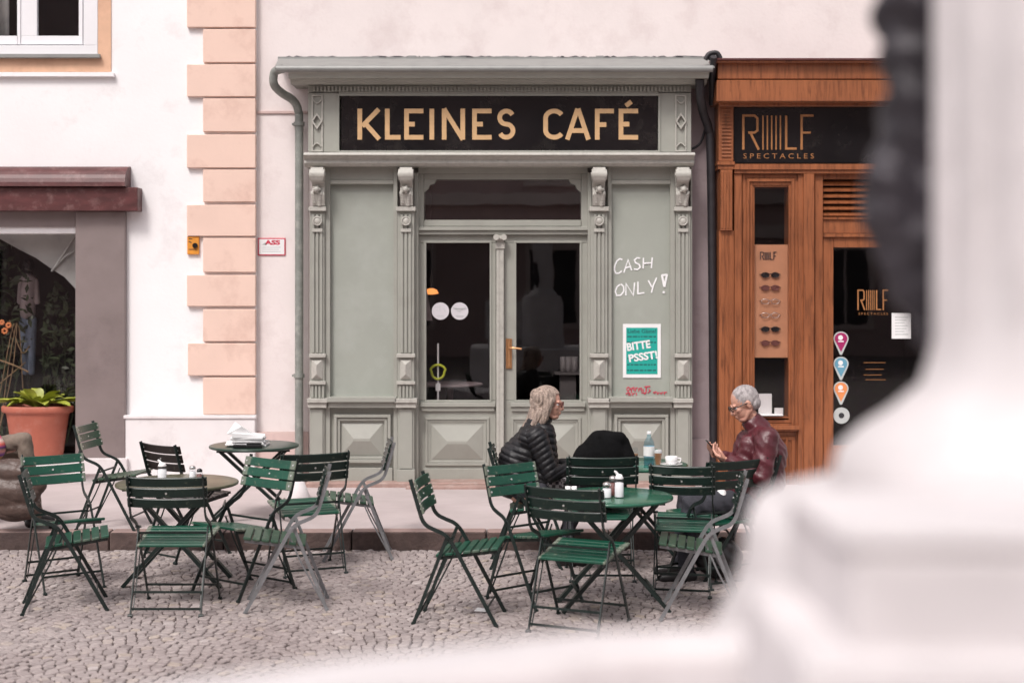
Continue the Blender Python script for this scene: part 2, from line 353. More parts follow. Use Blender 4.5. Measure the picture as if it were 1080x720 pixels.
# things on the facade keep world coordinates: parent empty at its base, children offset back
class Thing:
    def __init__(s,name,label,cat,base=(0,0,0),group=None):
        s.b=Vector(base); s.o=empty(name,label,cat,s.b,0,group)
    def part(s,mb,name,m,bevel=0,parent=None,smooth=None,label=None,seg=1):
        o=mb.build(name,m,None,bevel,smooth,seg=seg)
        o.parent=parent or s.o
        if parent is None: o.location=-s.b
        if label:o['label']=label
        return o
def txt(s,h,name='t',bold=0,spacing=1.0):       # built-in font to outline mesh, returns (verts2d, faces, width)
    cu=bpy.data.curves.new(name,'FONT'); cu.body=s; cu.size=1; cu.offset=bold; cu.space_character=spacing; cu.resolution_u=3
    o=bpy.data.objects.new(name,cu); COL.objects.link(o); dg=bpy.context.evaluated_depsgraph_get()
    me=bpy.data.meshes.new_from_object(o.evaluated_get(dg)); bpy.data.objects.remove(o)
    vs=[(v.co.x,v.co.y) for v in me.vertices]; fs=[tuple(p.vertices) for p in me.polygons]; bpy.data.meshes.remove(me); bpy.data.curves.remove(cu)
    x0=min(v[0] for v in vs);x1=max(v[0] for v in vs);y0=min(v[1] for v in vs);y1=max(v[1] for v in vs)
    return [((v[0]-x0)/(x1-x0),(v[1]-y0)/(y1-y0)) for v in vs],fs
def put_text(mb,s,px0,py0,px1,py1,d,rot=0,bold=0):
    vs,fs=txt(s,1,bold=bold); x0=X(px0,d);x1=X(px1,d);z0=Z(py1,d);z1=Z(py0,d)
    cx=(x0+x1)/2;cz=(z0+z1)/2;c=math.cos(rot);si=math.sin(rot);out=[]
    for u,v in vs:
        a=(u-.5)*(x1-x0);b=(v-.5)*(z1-z0); out.append((cx+a*c-b*si,d,cz+a*si+b*c))
    mb.add(out,fs)

# ------------------------------------------------------------------ ground
YK=10.87; SZ=.126; YW=13.40
g=MB(); g.add([(-150,-150,-.012),(150,-150,-.012),(150,YK+.05,-.012),(-150,YK+.05,-.012)],[(0,1,2,3)])
def joint_ground():
    m,n,b=nt('sett_paving_ground'); tc=N(n,'ShaderNodeTexCoord')
    v=N(n,'ShaderNodeTexVoronoi',feature='DISTANCE_TO_EDGE'); v.inputs['Scale'].default_value=10.5; v.inputs['Randomness'].default_value=.55; n.links.new(tc.outputs['Object'],v.inputs['Vector'])
    v2=N(n,'ShaderNodeTexVoronoi'); v2.inputs['Scale'].default_value=10.5; v2.inputs['Randomness'].default_value=.55; n.links.new(tc.outputs['Object'],v2.inputs['Vector'])
    c=mixc(n,.35,(.40,.34,.33),v2.outputs['Color'],'SOFT_LIGHT')
    k=ramp(n,v.outputs[0],[(.03,(0,0,0)),(.09,(1,1,1))]); c=mixc(n,k,(.13,.10,.095),c)
    n.links.new(c,b.inputs['Base Color']); b.inputs['Roughness'].default_value=.8; bump(n,b,k,.6,.01); return m
tag(g.build('square_ground',joint_ground()),kind='structure')
bed=MB(); bed.add([(-8,5.2,-.008),(8,5.2,-.008),(8,YK,-.008),(-8,YK,-.008)],[(0,1,2,3)])
tag(bed.build('joint_sand',mat('joint_sand',(.075,.055,.05),.95,var=.4,scale=20,bstr=.5)),kind='structure')
# real setts in segmental arcs
vs=[];fs=[];tone=[]
rw=.064
def arc(x):
    u=(x/1.30)%1.0; return .26*(1-(2*u-1)**2)
row=0; y=5.2-.3
while y<YK+.02:
    x=-8.0+random.uniform(0,.08)
    while x<8:
        w=random.uniform(.055,.078); xc=x+w/2
        yc=y+arc(xc); sl=(arc(xc+.01)-arc(xc-.01))/.02
        sl=max(-1.0,min(1.0,sl))
        x+=w*math.cos(math.atan(sl))
        if yc>YK-.05 or yc<5.2: continue
        a=math.atan(sl)+random.uniform(-.08,.08); ca,sa=math.cos(a),math.sin(a)
        hw=(w-.006)/2; hh=(rw*math.cos(a)-.006)/2*random.uniform(.92,1.03); zt=random.uniform(-.002,.005); o=len(vs)
        tl=random.uniform(-.004,.004)
        t=min(1,max(0,random.gauss(.5,.22)))
        cc=random.uniform(.28,.45)
        ring=((-1,-1+cc),(-1+cc,-1),(1-cc,-1),(1,-1+cc),(1,1-cc),(1-cc,1),(-1+cc,1),(-1,1-cc))
        jt=[(random.uniform(-.0025,.0025),random.uniform(-.0025,.0025)) for _ in ring]
        for k,zz in ((1.0,-.03),(1.0,zt-.0045),(.84,zt+.0008)):
            for (sx,sy),(j1,j2) in zip(ring,jt):
                jx=sx*hw*k+j1; jy=sy*hh*k+j2
                vs.append((xc+jx*ca-jy*sa,yc+jx*sa+jy*ca,zz+tl*sx)); tone.append(t)
        for r in (0,8):
            for j in range(8): fs.append((o+r+j,o+r+(j+1)%8,o+r+8+(j+1)%8,o+r+8+j))
        fs.append(tuple(o+16+j for j in range(8)))
    y+=rw; row+=1
me=bpy.data.meshes.new('cobblestones'); me.from_pydata(vs,[],fs); me.update()
at=me.attributes.new('tone','FLOAT','POINT'); at.data.foreach_set('value',tone)
me.materials.append(M['cobble']); co=bpy.data.objects.new('cobblestones',me); COL.objects.link(co); tag(co,kind='structure')
# pavement and kerb
def pave_mat():
    m,n,b=nt('pavement_asphalt'); f=noise(n,1.3,6,.62); c=ramp(n,f,[(.3,(.42,.36,.355)),(.7,(.53,.46,.455))])
    f3=noise(n,2.6,7,.7,stretch=(.4,1,1)); k=ramp(n,f3,[(.55,(0,0,0)),(.78,(.55,)*3)]); c=mixc(n,k,c,(.40,.33,.33))
    f2=noise(n,160,3,.7); k=ramp(n,f2,[(.62,(0,0,0)),(.75,(.5,)*3)]); c=mixc(n,k,c,(.30,.26,.26))
    n.links.new(c,b.inputs['Base Color']); b.inputs['Roughness'].default_value=.85; bump(n,b,f2,.25,.003); return m
pv=MB(); pv.box(-40,40,YK+.16,14.2,-.2,SZ); tag(pv.build('pavement',pave_mat()),kind='structure')
kb=MB(); x=-14.0
while x<14:
    L=random.uniform(.8,1.25); jz=random.uniform(-.003,.004)
    kb.box(x+.004,x+L-.004,YK+random.uniform(-.005,.005),YK+.158,-.2,SZ+.004+jz); x+=L
for a,b in ((-40,-14.2),(14.2,40)): kb.box(a,b,YK,YK+.158,-.2,SZ+.004)
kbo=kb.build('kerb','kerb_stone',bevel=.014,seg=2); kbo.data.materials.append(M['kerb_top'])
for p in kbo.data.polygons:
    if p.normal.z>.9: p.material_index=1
tag(kbo,kind='structure')

# ------------------------------------------------------------------ buildings
WD=13.62    # plane of the white wall
PD=13.66    # plane of the pink wall
wb=Thing('white_building','white plastered building with peach corner blocks left of the cafe','building',(X(60,WD),WD,SZ))
w=MB(); TOP=-900
# openings: shop window (px -170..79, py 240..482) ; upper window (px -110..103, py -150..60)
w.fb(-900,TOP,-110,246,WD,WD+.35); w.fb(-110,TOP,103,-150,WD,WD+.35); w.fb(-110,60,103,246,WD,WD+.35)
w.fb(103,TOP,270,246,WD,WD+.35); w.fb(132,246,270,520,WD,WD+.35); w.fb(-900,246,-200,520,WD,WD+.35)
wb.part(w,'wall','white_plaster')
pl=MB(); z0=SZ
pl.prism([(X(132,WD),SZ-.02),(X(270,WD)+.0,SZ-.02),(X(270,WD),Z(441,WD)),(X(132,WD),Z(441,WD))],WD-.05,WD+.01)
pl.box(X(132,WD),X(270,WD)+.012,WD-.065,WD+.01,Z(441,WD)+.001,Z(437,WD))
wb.part(pl,'plinth','white_plinth',bevel=.006)
qs=[(-10,29,197),(31,66,214),(68,102,197),(104,139,214),(142,177,197),(179,213,214),(216,249,197),(251,287,214),(290,323,197),(326,360,214),(362,396,198),(398,437,214)]
qs=[(-80,-47,197),(-44,-12,214)]+qs
for y0,y1,xl in qs:
    q=MB(); q.fb(xl,y0,269.5,y1,WD-.045,WD+.01); wb.part(q,'corner_block','peach',bevel=.005)
# upper window
fr=MB(); fr.fb(103,-170,117,76,WD-.012,WD+.02); fr.fb(-125,60.5,103,76,WD-.012,WD+.02); wb.part(fr,'window_surround','orange_band')
ld=MB(); ld.fb(-130,76.5,120,81,WD-.05,WD+.01); wb.part(ld,'ledge','white_plaster',bevel=.004)
wn=MB(); wn.fb(-110,-150,103,-140,WD-.02,WD+.12); wn.fb(-110,-140,-95,48,WD-.02,WD+.12); wn.fb(88,-140,103,48,WD-.02,WD+.12); wn.fb(-110,48,103,59,WD-.02,WD+.12)
wf=wb.part(wn,'window','upvc',bevel=.004)
for a,b in ((-93,-36),(-34,20),(22,36),(38,88)):
    pass
sa=MB()
for a,b in ((-94,18),(22,87)):
    d=WD+.03
    sa.fb(a,-138,b,-130,d,d+.05); sa.fb(a,38,b,47,d,d+.05); sa.fb(a,-130,a+ (6 if a<0 else 17),38,d,d+.05); sa.fb(b-(0.0 if a<0 else 4),-130,b+ (2 if a<0 else 0),38,d,d+.05)
sa.fb(18.5,-138,21.5,47,WD+.02,WD+.08)
sa=wb.part(sa,'window_sash','upvc',parent=wf,bevel=.003)
pn=MB(); pn.fb(-94,-138,87,47,WD+.06,WD+.066); wb.part(pn,'window_pane','glass',parent=wf)
sl=MB(); sl.fb(-115,57,105,61,WD-.07,WD-.021); wb.part(sl,'window_sill','lead',parent=wf,bevel=.003)
cu=MB()
K_=90; vs__=[]
for k in range(K_+1):
    xx=X(-94+k*1.15+.0,WD+.2); yy_=WD+.22+.022*math.sin(k*.55)
    vs__+=[(xx,yy_,Z(-138,WD)),(xx,yy_,Z(44,WD)),(xx,yy_+.004,Z(44,WD)),(xx,yy_+.004,Z(-138,WD))]
cu.add(vs__,[(4*k+j,4*k+(j+1)%4,4*k+4+(j+1)%4,4*k+4+j) for k in range(K_) for j in range(4)],True)
wb.part(cu,'curtain','cloth_grey')
rm=MB(); d=WD+.351
rm.fb(-300,-200,200,75,d+.9,d+1.0); rm.fb(-300,78,200,84,d,d+1.0)
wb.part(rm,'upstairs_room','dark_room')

# pink building
pb=Thing('pink_building','pale pink plastered building the cafe front is fixed to','building',(X(600,PD),PD,SZ))
w=MB()
w.fb(270,TOP,325,455,PD,PD+.35)                   # strip left
w.fb(325,TOP,728,100,PD,PD+.35)                   # above the cafe front
w.fb(728,TOP,1400,66,PD,PD+.35)
w.fb(325,100,437,520,PD+.01,PD+.35); w.fb(624,100,728,520,PD+.01,PD+.35); w.fb(437,100,624,182,PD+.01,PD+.35)
pb.part(w,'wall','pink_plaster')
w=MB(); w.fb(728,66,780,462,PD,PD+.35); pb.part(w,'shaded_wall_strip','mauve_plaster',label='strip of wall with its shade coloured in as mauve grey beside the black drainpipe')  # shade between the two shopfronts is put into the wall colour here
w=MB(); w.fb(270,455.5,325,520,PD-.02,PD+.35); pb.part(w,'plinth','pink_plinth',bevel=.004,label='darker pink plinth left of the cafe')
w=MB(); w.fb(728,462.5,757,520,PD-.03,PD+.35); pb.part(w,'plinth','mauve_plaster',bevel=.004,label='mauve plinth right of the cafe')
w=MB(); w.fb(271,117,324,120,PD-.016,PD); pb.part(w,'string_course','pink_plinth',bevel=.003)
w=MB(); w.fb(1010,66,1400,520,PD,PD+.35); pb.part(w,'wall','pink_plaster',label='wall right of the spectacle shop')
# cafe interior room
rm=MB(); a,b,zt,zb=X(330,13.7),X(735,13.7),Z(120,13.7),SZ
rm.box(a-.6,b+.4,16.9,17.0,zb,zt+.2); rm.box(a-.6,a-.5,14.02,16.9,zb,zt+.2); rm.box(b+.3,b+.4,14.02,16.9,zb,zt+.2); rm.box(a-.6,b+.4,14.02,17.0,zt+.2,zt+.3)
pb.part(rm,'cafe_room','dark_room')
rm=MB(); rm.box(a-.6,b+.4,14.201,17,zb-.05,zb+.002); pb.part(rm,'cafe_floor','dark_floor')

# ------------------------------------------------------------------ cafe shopfront
cf=Thing('cafe_shopfront','sage green carved wooden cafe front with black name board','shopfront',(X(527,YW),YW,SZ))
FP=13.42   # panel plane
PL=13.34   # pilaster front
def fluted(name,cx,parent=None,half=8.5):
    m=MB()
    x0,x1=cx-half,cx+half
    m.fb(x0,222,x1,420,PL+.05,13.6)                      # shaft body
    for i in (-1,0,1):                                    # flutes as raised reeds
        m.fb(cx+i*4.2-1.3,226,cx+i*4.2+1.3,372,PL+.034,PL+.06)
    p=cf.part(m,'pilaster','sage',bevel=.002)
    for (e_,y0_,y1_,f_) in ((1.5,218,222.5,PL+.01),(1,373,377,PL+.015),(1,402,405.5,PL+.015),(3,420.3,424.7,PL-.02),(2,424.8,430,PL)):
        c=MB(); c.fb(x0-e_,y0_,x1+e_,y1_,f_,13.55); cf.part(c,'collar','sage_light',bevel=.003,parent=p)
    # diamond block
    d=MB(); yc=PL+.045; cxx=X(cx,yc); w=X(cx+6,yc)-cxx; za,zb_=Z(379,yc),Z(400,yc); zm=(za+zb_)/2
    d.add([(cxx-w,yc,za),(cxx+w,yc,za),(cxx+w,yc,zb_),(cxx-w,yc,zb_),(cxx,yc-.045,za-.05),(cxx,yc-.045,zb_+.05)],[(0,4,1),(1,4,5,2),(2,5,3),(3,5,4,0)])
    cf.part(d,'diamond_block','sage_light',parent=p)
    f=MB()
    for i in range(4): f.fb(x0+1.6+i*3.7,406.5,x0+4.0+i*3.7,419.5,PL+.03,PL+.055)
    f.fb(x0+2,431,x1-2,494,PL+.035,PL+.055)
    f.fb(x0-.5,495,x1+.5,512.5,PL+.02,13.55); 
    cf.part(f,'base_fluting','sage',bevel=.002,parent=p)
    b=MB(); b.fb(x0,430.3,x1,512.3,PL+.052,13.55); cf.part(b,'pedestal','sage',bevel=.002,parent=p)
    # scroll bracket
    s=MB(); yb=PL-.09; xa,xb=X(cx-6.5,yb),X(cx+6.5,yb)
    zt=Z(175.6,yb); prof=[]
    for i in range(15):
        t=math.pi*1.1*i/14; prof.append((PL-.075-.045*math.sin(t)*1.0,zt-.075+.07*math.cos(t)))
    pts=[(PL+.06,zt)]+prof+[(PL-.01,zt-.19),(PL-.03,zt-.26),(PL+.01,zt-.36),(PL+.06,zt-.37)]
    k=len(pts); vs=[(xa,p_[0],p_[1]) for p_ in pts]+[(xb,p_[0],p_[1]) for p_ in pts]
    s.add(vs,[tuple(range(k)),tuple(reversed(range(k,2*k)))]+[(i,(i+1)%k,(i+1)%k+k,i+k) for i in range(k)])
    s.tube([(xa-.012,PL-.075,zt-.075),(xb+.012,PL-.075,zt-.075)],.052,14)
    s.tube([(xa-.018,PL-.075,zt-.075),(xb+.018,PL-.075,zt-.075)],.022,10)
    s.ball((cxx:=X(cx,PL),PL-.05,zt-.21),.030,12,8)
    for j in range(5): s.ball((X(cx,PL)+.028*math.cos(j*1.256),PL-.045,zt-.21+.028*math.sin(j*1.256)),.014,8,6)
    rnd=random.Random(int(cx))
    for j in range(9):                                    # acanthus-like leaves
        zz=zt-.25-.018*(j//2)*1.3; sx=(-1 if j%2 else 1)*(.036-.003*(j//2)); s.ball((X(cx,PL)+sx,PL-.022+.004*j,zz),(.022,.018,.03),8,6,Matrix.Rotation(sx*14,3,'Y'))
    s.ball((X(cx,PL),PL+.02,Z(233,PL)),(.038,.02,.038),14,8); s.tube([(X(cx,PL)+.04*math.cos(t*.524),PL+.008,Z(233,PL)+.04*math.sin(t*.524)) for t in range(12)],.008,6,closed=True)
    s.fb(cx-5.5,241,cx+5.5,244.5,PL+.02,PL+.06)
    cf.part(s,'scroll_bracket','sage_light',parent=p)
    return p
for cx in (334.5,428,632,720.5): fluted('pilaster',cx,half=8.8 if cx in(428,632) else 7.8)
# flat side stiles beside pilasters
for a,b in ((342.8,348),(415,419),(641.2,645),(707,712),(728.6,730)):
    m=MB(); m.fb(a,175.5,b,512,PL+.075,13.6); cf.part(m,'stile','sage',bevel=.001)
# boards
for a,b in ((348,415),(645,707)):
    m=MB(); m.fb(a,194,b,418.5,FP+.055,13.6); cf.part(m,'board','sage_board')
    m=MB(); m.fb(a,175.5,b,190,FP+.01,13.6); m.fb(a,190,b,194.2,FP-.01,13.6); cf.part(m,'moulding','sage',bevel=.003)
    m=MB(); m.fb(a-3,418.8,b+3,424,FP-.10,13.6); m.fb(a-2,424,b+2,430,FP-.06,13.6)
    cf.part(m,'moulding','sage',bevel=.003)
    # lower dado panel with raised pyramid
    m=MB(); m.fb(a,430.3,b,512.4,FP+.03,13.6); 
    yf=FP-.01; o=4 if a<500 else 3
    m.frame(a+o,437,b-o+1,488,3.2,yf-.012,FP+.03); m.frame(a+o+3.6,440.6,b-o+1-3.6,484.4,3,yf+.008,FP+.03)
    m.fb(a+1,493,b-1,512.3,yf+.005,FP+.03)
    cf.part(m,'dado_panel','sage',bevel=.003)
    m=MB(); px0,px1,py0,py1=a+o+8,b-o-7,446,480; q=FP+.026; dd=.05
    ix=(px1-px0)*.30; iy=(py1-py0)*.46
    c=[(px0,py0),(px1,py0),(px1,py1),(px0,py1)]; t=[(px0+ix,py0+iy),(px1-ix,py0+iy),(px1-ix,py1-iy),(px0+ix,py1-iy)]
    m.add([(X(u,q),q,Z(v,q)) for u,v in c]+[(X(u,q),q-dd,Z(v,q)) for u,v in t],[(0,1,5,4),(1,2,6,5),(2,3,7,6),(3,0,4,7),(4,5,6,7)])
    cf.part(m,'raised_diamond','sage',)
# entablature
m=MB(); m.fb(325,98,358,160.5,FP-.02,13.6); m.fb(694,98,729,160.5,FP-.02,13.6); m.fb(358,98,694,101.5,FP-.02,13.6); m.fb(357.5,97,694.5,101,FP-.03,13.6)
m.fb(325,90,729,97,FP-.03,13.65)
m.frame(355.5,99,696.5,161,2.2,FP-.034,FP); cf.part(m,'frieze','sage',bevel=.002)
for a in (334.5,718):
    m=MB(); yy=FP-.03
    m.frame(a-6,100,a+6,160,1.6,yy-.006,yy+.01)
    zc=Z(128,yy); xc=X(a,yy)
    for s_,r in ((1,.0),): m.ribbon([(xc-.045,zc),(xc,zc+.065),(xc+.045,zc),(xc,zc-.065),(xc-.045,zc)],.016,yy-.02,.03)
    for sgn,pyc in ((1,105),(-1,155)):
        zz=Z(pyc,yy); m.ribbon([(xc-.042+i*.0084,zz-sgn*(.035*math.sin(math.pi*i/10))) for i in range(11)],.010,yy-.012,.02)
    cf.part(m,'ornament_strip','sage_light',bevel=.001)
m=MB()
for i in range(101):
    a=330+i*3.92; m.fb(a,91.5,a+2.1,96.5,FP-.055,FP-.031)
cf.part(m,'dentil_band','sage',)
def loft_x(prof,x0,x1,mb):     # cornice profile (y,z) along x
    k=len(prof); vs=[(x0,a,b) for a,b in prof]+[(x1,a,b) for a,b in prof]
    mb.add(vs,[tuple(range(k)),tuple(reversed(range(k,2*k)))]+[(i,(i+1)%k,(i+1)%k+k,i+k) for i in range(k)])
def zz(py,d): return Z(py,d)
m=MB()
D1=13.10
loft_x([(13.65,zz(90.3,FP)),(FP-.06,zz(90.3,FP)),(FP-.10,zz(89,13.3)),(FP-.13,zz(87,13.28)),(FP-.15,zz(84,13.27)),(D1+.07,zz(82.5,D1+.07)),(D1+.055,zz(78,D1+.055)),(D1+.03,zz(76,D1+.03)),(13.65,zz(75.5,D1))],X(305,13.2),X(747,13.2),m)
cf.part(m,'cornice','sage',bevel=.002)
m=MB(); m.tube([(X(291,D1),D1+.03,zz(72.2,D1)),(X(752,D1),D1+.03,zz(72.2,D1))],.033,12); cf.part(m,'gutter','lead')
m=MB(); rnd=random.Random(5); n_=60
for i in range(n_):
    a=293+i*(458/n_); b=a+458/n_+.05; j=rnd.uniform(-1.1,.9) if rnd.random()<.5 else 0
    q=[(X(a,13.3),D1+.03,zz(70,D1)),(X(b,13.3),D1+.03,zz(70,D1)),(X(b,13.6),13.64,zz(61.5,13.64)),(X(a,13.6),13.64,zz(61.5,13.64))]
    m.add([*q,*[(x_,y_,z_-.012) for x_,y_,z_ in q]],[(0,1,2,3),(4,7,6,5),(0,4,5,1),(3,2,6,7)])
    m.fb(a,60+j,b,63.5,13.62,13.657)
cf.part(m,'roof_flashing','lead')
m=MB(); rnd=random.Random(9); a=300
while a<745:
    L=rnd.uniform(8,45); pts=[(X(a+L*t/6,13.6),13.635,Z(60.3+rnd.uniform(-.9,.6),13.6)) for t in range(7)]
    m.tube(pts,[.004]+[.011]*5+[.004],6); a+=L+(rnd.uniform(8,22) if rnd.random()<.35 else -1)
cf.part(m,'tar_seam','pipe_black')
m=MB(); m.fb(360,101.8,693,160,FP-.028,FP+.02); sb=cf.part(m,'name_board','black_gloss')
# ledge beneath sign
m=MB(); loft_x([(13.65,zz(161.2,FP)),(13.22,zz(161.2,13.25)),(13.21,zz(163.5,13.21)),(13.25,zz(165.5,13.25)),(13.28,zz(168.5,13.28)),(13.27,zz(172,13.27)),(13.30,zz(175.2,13.30)),(13.65,zz(175.2,13.30))],X(320.5,13.25),X(732.5,13.25),m); cf.part(m,'ledge','sage_light',bevel=.002)
# letters
def S(mb,pts,w,d,i,t=.006): mb.ribbon([(X(a,d),Z(b,d)) for a,b in pts],w*d/F,d-.0006*(i%9),t)
def arcp(cx,cy,rx,ry,a0,a1,n=14): return [(cx+rx*math.cos(R(a0+(a1-a0)*i/n)),cy-ry*math.sin(R(a0+(a1-a0)*i/n))) for i in range(n+1)]
dl=FP-.034; T,B_=114.8,147.4; Wd=4.9
def letter(ch,x0,x1,T,B_,Wd,mb,d):
    h=Wd/2; mid=(T+B_)/2
    if ch in 'K': ps=[[(x0+h,T),(x0+h,B_)],[(x1-1.5,T+.5),(x0+Wd+.2,mid+2.2)],[(x0+Wd+3.2,mid-1.0),(x1-1,B_-.4)]]
    elif ch=='L': ps=[[(x0+h,T),(x0+h,B_-h),(x1,B_-h)]]
    elif ch in 'EÉ':
        ps=[[(x1,T+h),(x0+h,T+h),(x0+h,B_-h),(x1,B_-h)],[(x0+Wd-.2,mid),(x0+(x1-x0)*.55,mid)]]
        if ch=='É': ps.append([(x0+7.5,T-3.0),(x0+13.5,T-7.5)])
    elif ch=='I': ps=[[(x0+h,T),(x0+h,B_)]]
    elif ch=='N': ps=[[(x0+h,T),(x0+h,B_)],[(x0+2.2,T),(x1-2.2,B_)],[(x1-h,T),(x1-h,B_)]]
    elif ch=='S':
        cx=(x0+x1)/2; rx=(x1-x0)/2-h; q=(B_-T-Wd)/4
        ps=[arcp(cx,T+h+q,rx,q,25,270,12)+arcp(cx,B_-h-q,rx,q,90,-155,12)[1:]]
    elif ch=='C':
        cx=x0+h+(x1-x0)*.5; rx=(x1-x0)*.55-h; q=(x1-x0)*.5
        ps=[arcp(cx,T+h+q*.85,(x1-x0)*.5,q*.85,30,180,10)+arcp(cx,B_-h-q*.85,(x1-x0)*.5,q*.85,180,330,10)]
    elif ch=='A': ps=[[(x0+1.8,B_),((x0+x1)/2-.3,T),],[((x0+x1)/2+.3,T),(x1-1.8,B_)],[(x0+6.2,B_-9.5),(x1-6.2,B_-9.5)]]
    elif ch=='F': ps=[[(x1,T+h),(x0+h,T+h),(x0+h,B_)],[(x0+Wd-.2,mid+.5),(x0+(x1-x0)*.6,mid+.5)]]
    for i,p in enumerate(ps): S(mb,p,Wd,d,i)
for ch,a,b in (('K',377,401),('L',406,422.5),('E',426.3,446.5),('I',453,458),('N',466,490.5),('E',498,518.5),('S',524.5,543.5),('C',573,591),('A',596.5,622.5),('F',627.5,647.5),('É',652.5,673)):
    m=MB(); letter(ch,a,b,T,B_,Wd,m,dl); cf.part(m,'letter','gold',parent=sb,label=None)
# centre bay
CB=13.52
m=MB(); m.fb(441,175.6,620,183,CB-.03,13.75); m.fb(441,183.3,447,246,CB,13.75); m.fb(613,183.3,620,246,CB,13.75)
m.fb(447.2,232,612.8,238.6,CB-.01,13.75); m.fb(441,239,620,243,CB-.04,13.75); m.fb(441,243.3,620,247.5,CB-.015,13.75)
m.fb(447.2,183.3,612.8,189,CB,13.75)
for s_,xx in ((1,447.2),(-1,612.8)):                       # notched upper corners
    m.prism([(X(xx,CB),Z(189,CB)),(X(xx+s_*13,CB),Z(189,CB)),(X(xx+s_*11,CB),Z(193.5,CB)),(X(xx+s_*6,CB),Z(195,CB)),(X(xx+s_*4.5,CB),Z(199,CB)),(X(xx,CB),Z(203,CB))],CB+.001,CB+.1)
tr=cf.part(m,'transom_window','sage',bevel=.003)
m=MB(); m.fb(447,188,613,233,CB+.06,CB+.066); cf.part(m,'pane','glass_old',parent=tr)
m=MB(); m.fb(437,182,441.2,512,CB-.06,13.9); cf.part(m,'door_jamb','sage',bevel=.002)
m=MB(); m.fb(620,182,624,512,CB-.06,13.9); cf.part(m,'door_jamb','sage',bevel=.002)
def door(x0,x1,g0,g1):
    dd=CB+.03
    m=MB(); m.fb(x0,248,x1,256,dd,dd+.06); m.fb(x0,256.2,g0,422,dd,dd+.06); m.fb(g1,256.2,x1,422,dd,dd+.06); m.fb(x0,422.2,x1,511,dd,dd+.06)
    m.frame(g0-2.2,254,g1+2.2,424,2.2,dd-.012,dd+.02)
    m.fb(g0-6,424.3,g1+6,429,dd-.045,dd); m.fb(g0-5,429.3,g1+5,433.5,dd-.025,dd)
    m.frame(x0+7,440,x1-7,491,2.8,dd-.018,dd+.01); m.frame(x0+10,443,x1-10,488,2.2,dd-.008,dd+.01)
    m.fb(x0+5,494,x1-5,509.5,dd-.02,dd)
    D=cf.part(m,'door','sage',bevel=.003)
    m=MB(); px0,px1,py0,py1=x0+14,x1-14,448,484; q=dd-.003; p2=.045; ix=(px1-px0)*.30; iy=(py1-py0)*.46
    c=[(px0,py0),(px1,py0),(px1,py1),(px0,py1)]; t=[(px0+ix,py0+iy),(px1-ix,py0+iy),(px1-ix,py1-iy),(px0+ix,py1-iy)]
    m.add([(X(u,q),q,Z(v,q)) for u,v in c]+[(X(u,q),q-p2,Z(v,q)) for u,v in t],[(0,1,5,4),(1,2,6,5),(2,3,7,6),(3,0,4,7),(4,5,6,7)])
    cf.part(m,'raised_diamond','sage',parent=D)
    m=MB(); m.fb(g0-.5,255.5,g1+.5,422.5,dd+.03,dd+.036); cf.part(m,'pane','glass',parent=D); return D,dd
DL,dd=door(441.4,523,449.5,516.5); DR,dd=door(532,619.8,544.5,611.5)
m=MB(); m.fb(523.4,262,531.6,511,CB-.03,CB+.05)
for i in (-1,1): m.fb(527.5+i*2.2-1,264,527.5+i*2.2+1,508,CB-.038,CB-.029)
m.fb(522.5,256,532.5,262,CB-.045,CB+.05); m.fb(523.5,247.8,531.5,256,CB-.04,CB+.05)
for s_ in (-1,1):
    m.tube([(X(527.5+s_*4,CB),CB-.10,Z(250.5,CB)),(X(527.5+s_*4,CB),CB-.03,Z(250.5,CB))],.028,12)
m.ball((X(527.5,CB),CB-.06,Z(252,CB)),.02); cf.part(m,'centre_post','sage_light',bevel=0)
m=MB(); q=dd-.004; m.tube([(X(536.8,q),q-.008,Z(357,q)),(X(536.8,q),q-.008,Z(387,q))],.019,12); m.box(X(533.6,q),X(539.8,q),q-.012,q+.004,Z(388.5,q),Z(357,q)); 
m.tube([(X(537,q),q-.01,Z(367,q)),(X(537,q),q-.06,Z(367,q)),(X(541,q),q-.068,Z(366.5,q)),(X(550,q),q-.065,Z(367.5,q))],.010,10); m.tube([(X(536.7,q),q-.018,Z(380,q)),(X(536.7,q),q-.008,Z(380,q))],.010,10)
cf.part(m,'door_handle','brass',parent=DR)
def circ(mb,px,py,r,d,n=28,t=.002):
    mb.prism([(X(px+r*math.cos(2*math.pi*i/n),d),Z(py+r*math.sin(2*math.pi*i/n),d)) for i in range(n)],d,d+t)
q=dd+.024
for px in (464.5,484.8):
    m=MB(); circ(m,px,328,9.1,q); s1=cf.part(m,'round_sticker','sticker',parent=DL,label='round white sticker on the left door pane')
    # printed marks
    m=MB(); k=MB()
# one mesh of faint marks per sticker pair kept on the door as part
m=MB(); q2=q-.001
for i,(a,b,c_,e) in enumerate(((459,324,463,324),(460,327,462,327),(464,322,464,328),(468,325,470,329),(461,333,468,333),(478,324,484,328),(484,328,491,324),(479,325,491,325),(481,333,489,333))):
    S(m,[(a,b),(c_,e)],.7,q2,i,.0008)
cf.part(m,'sticker_print','frost',parent=DL)
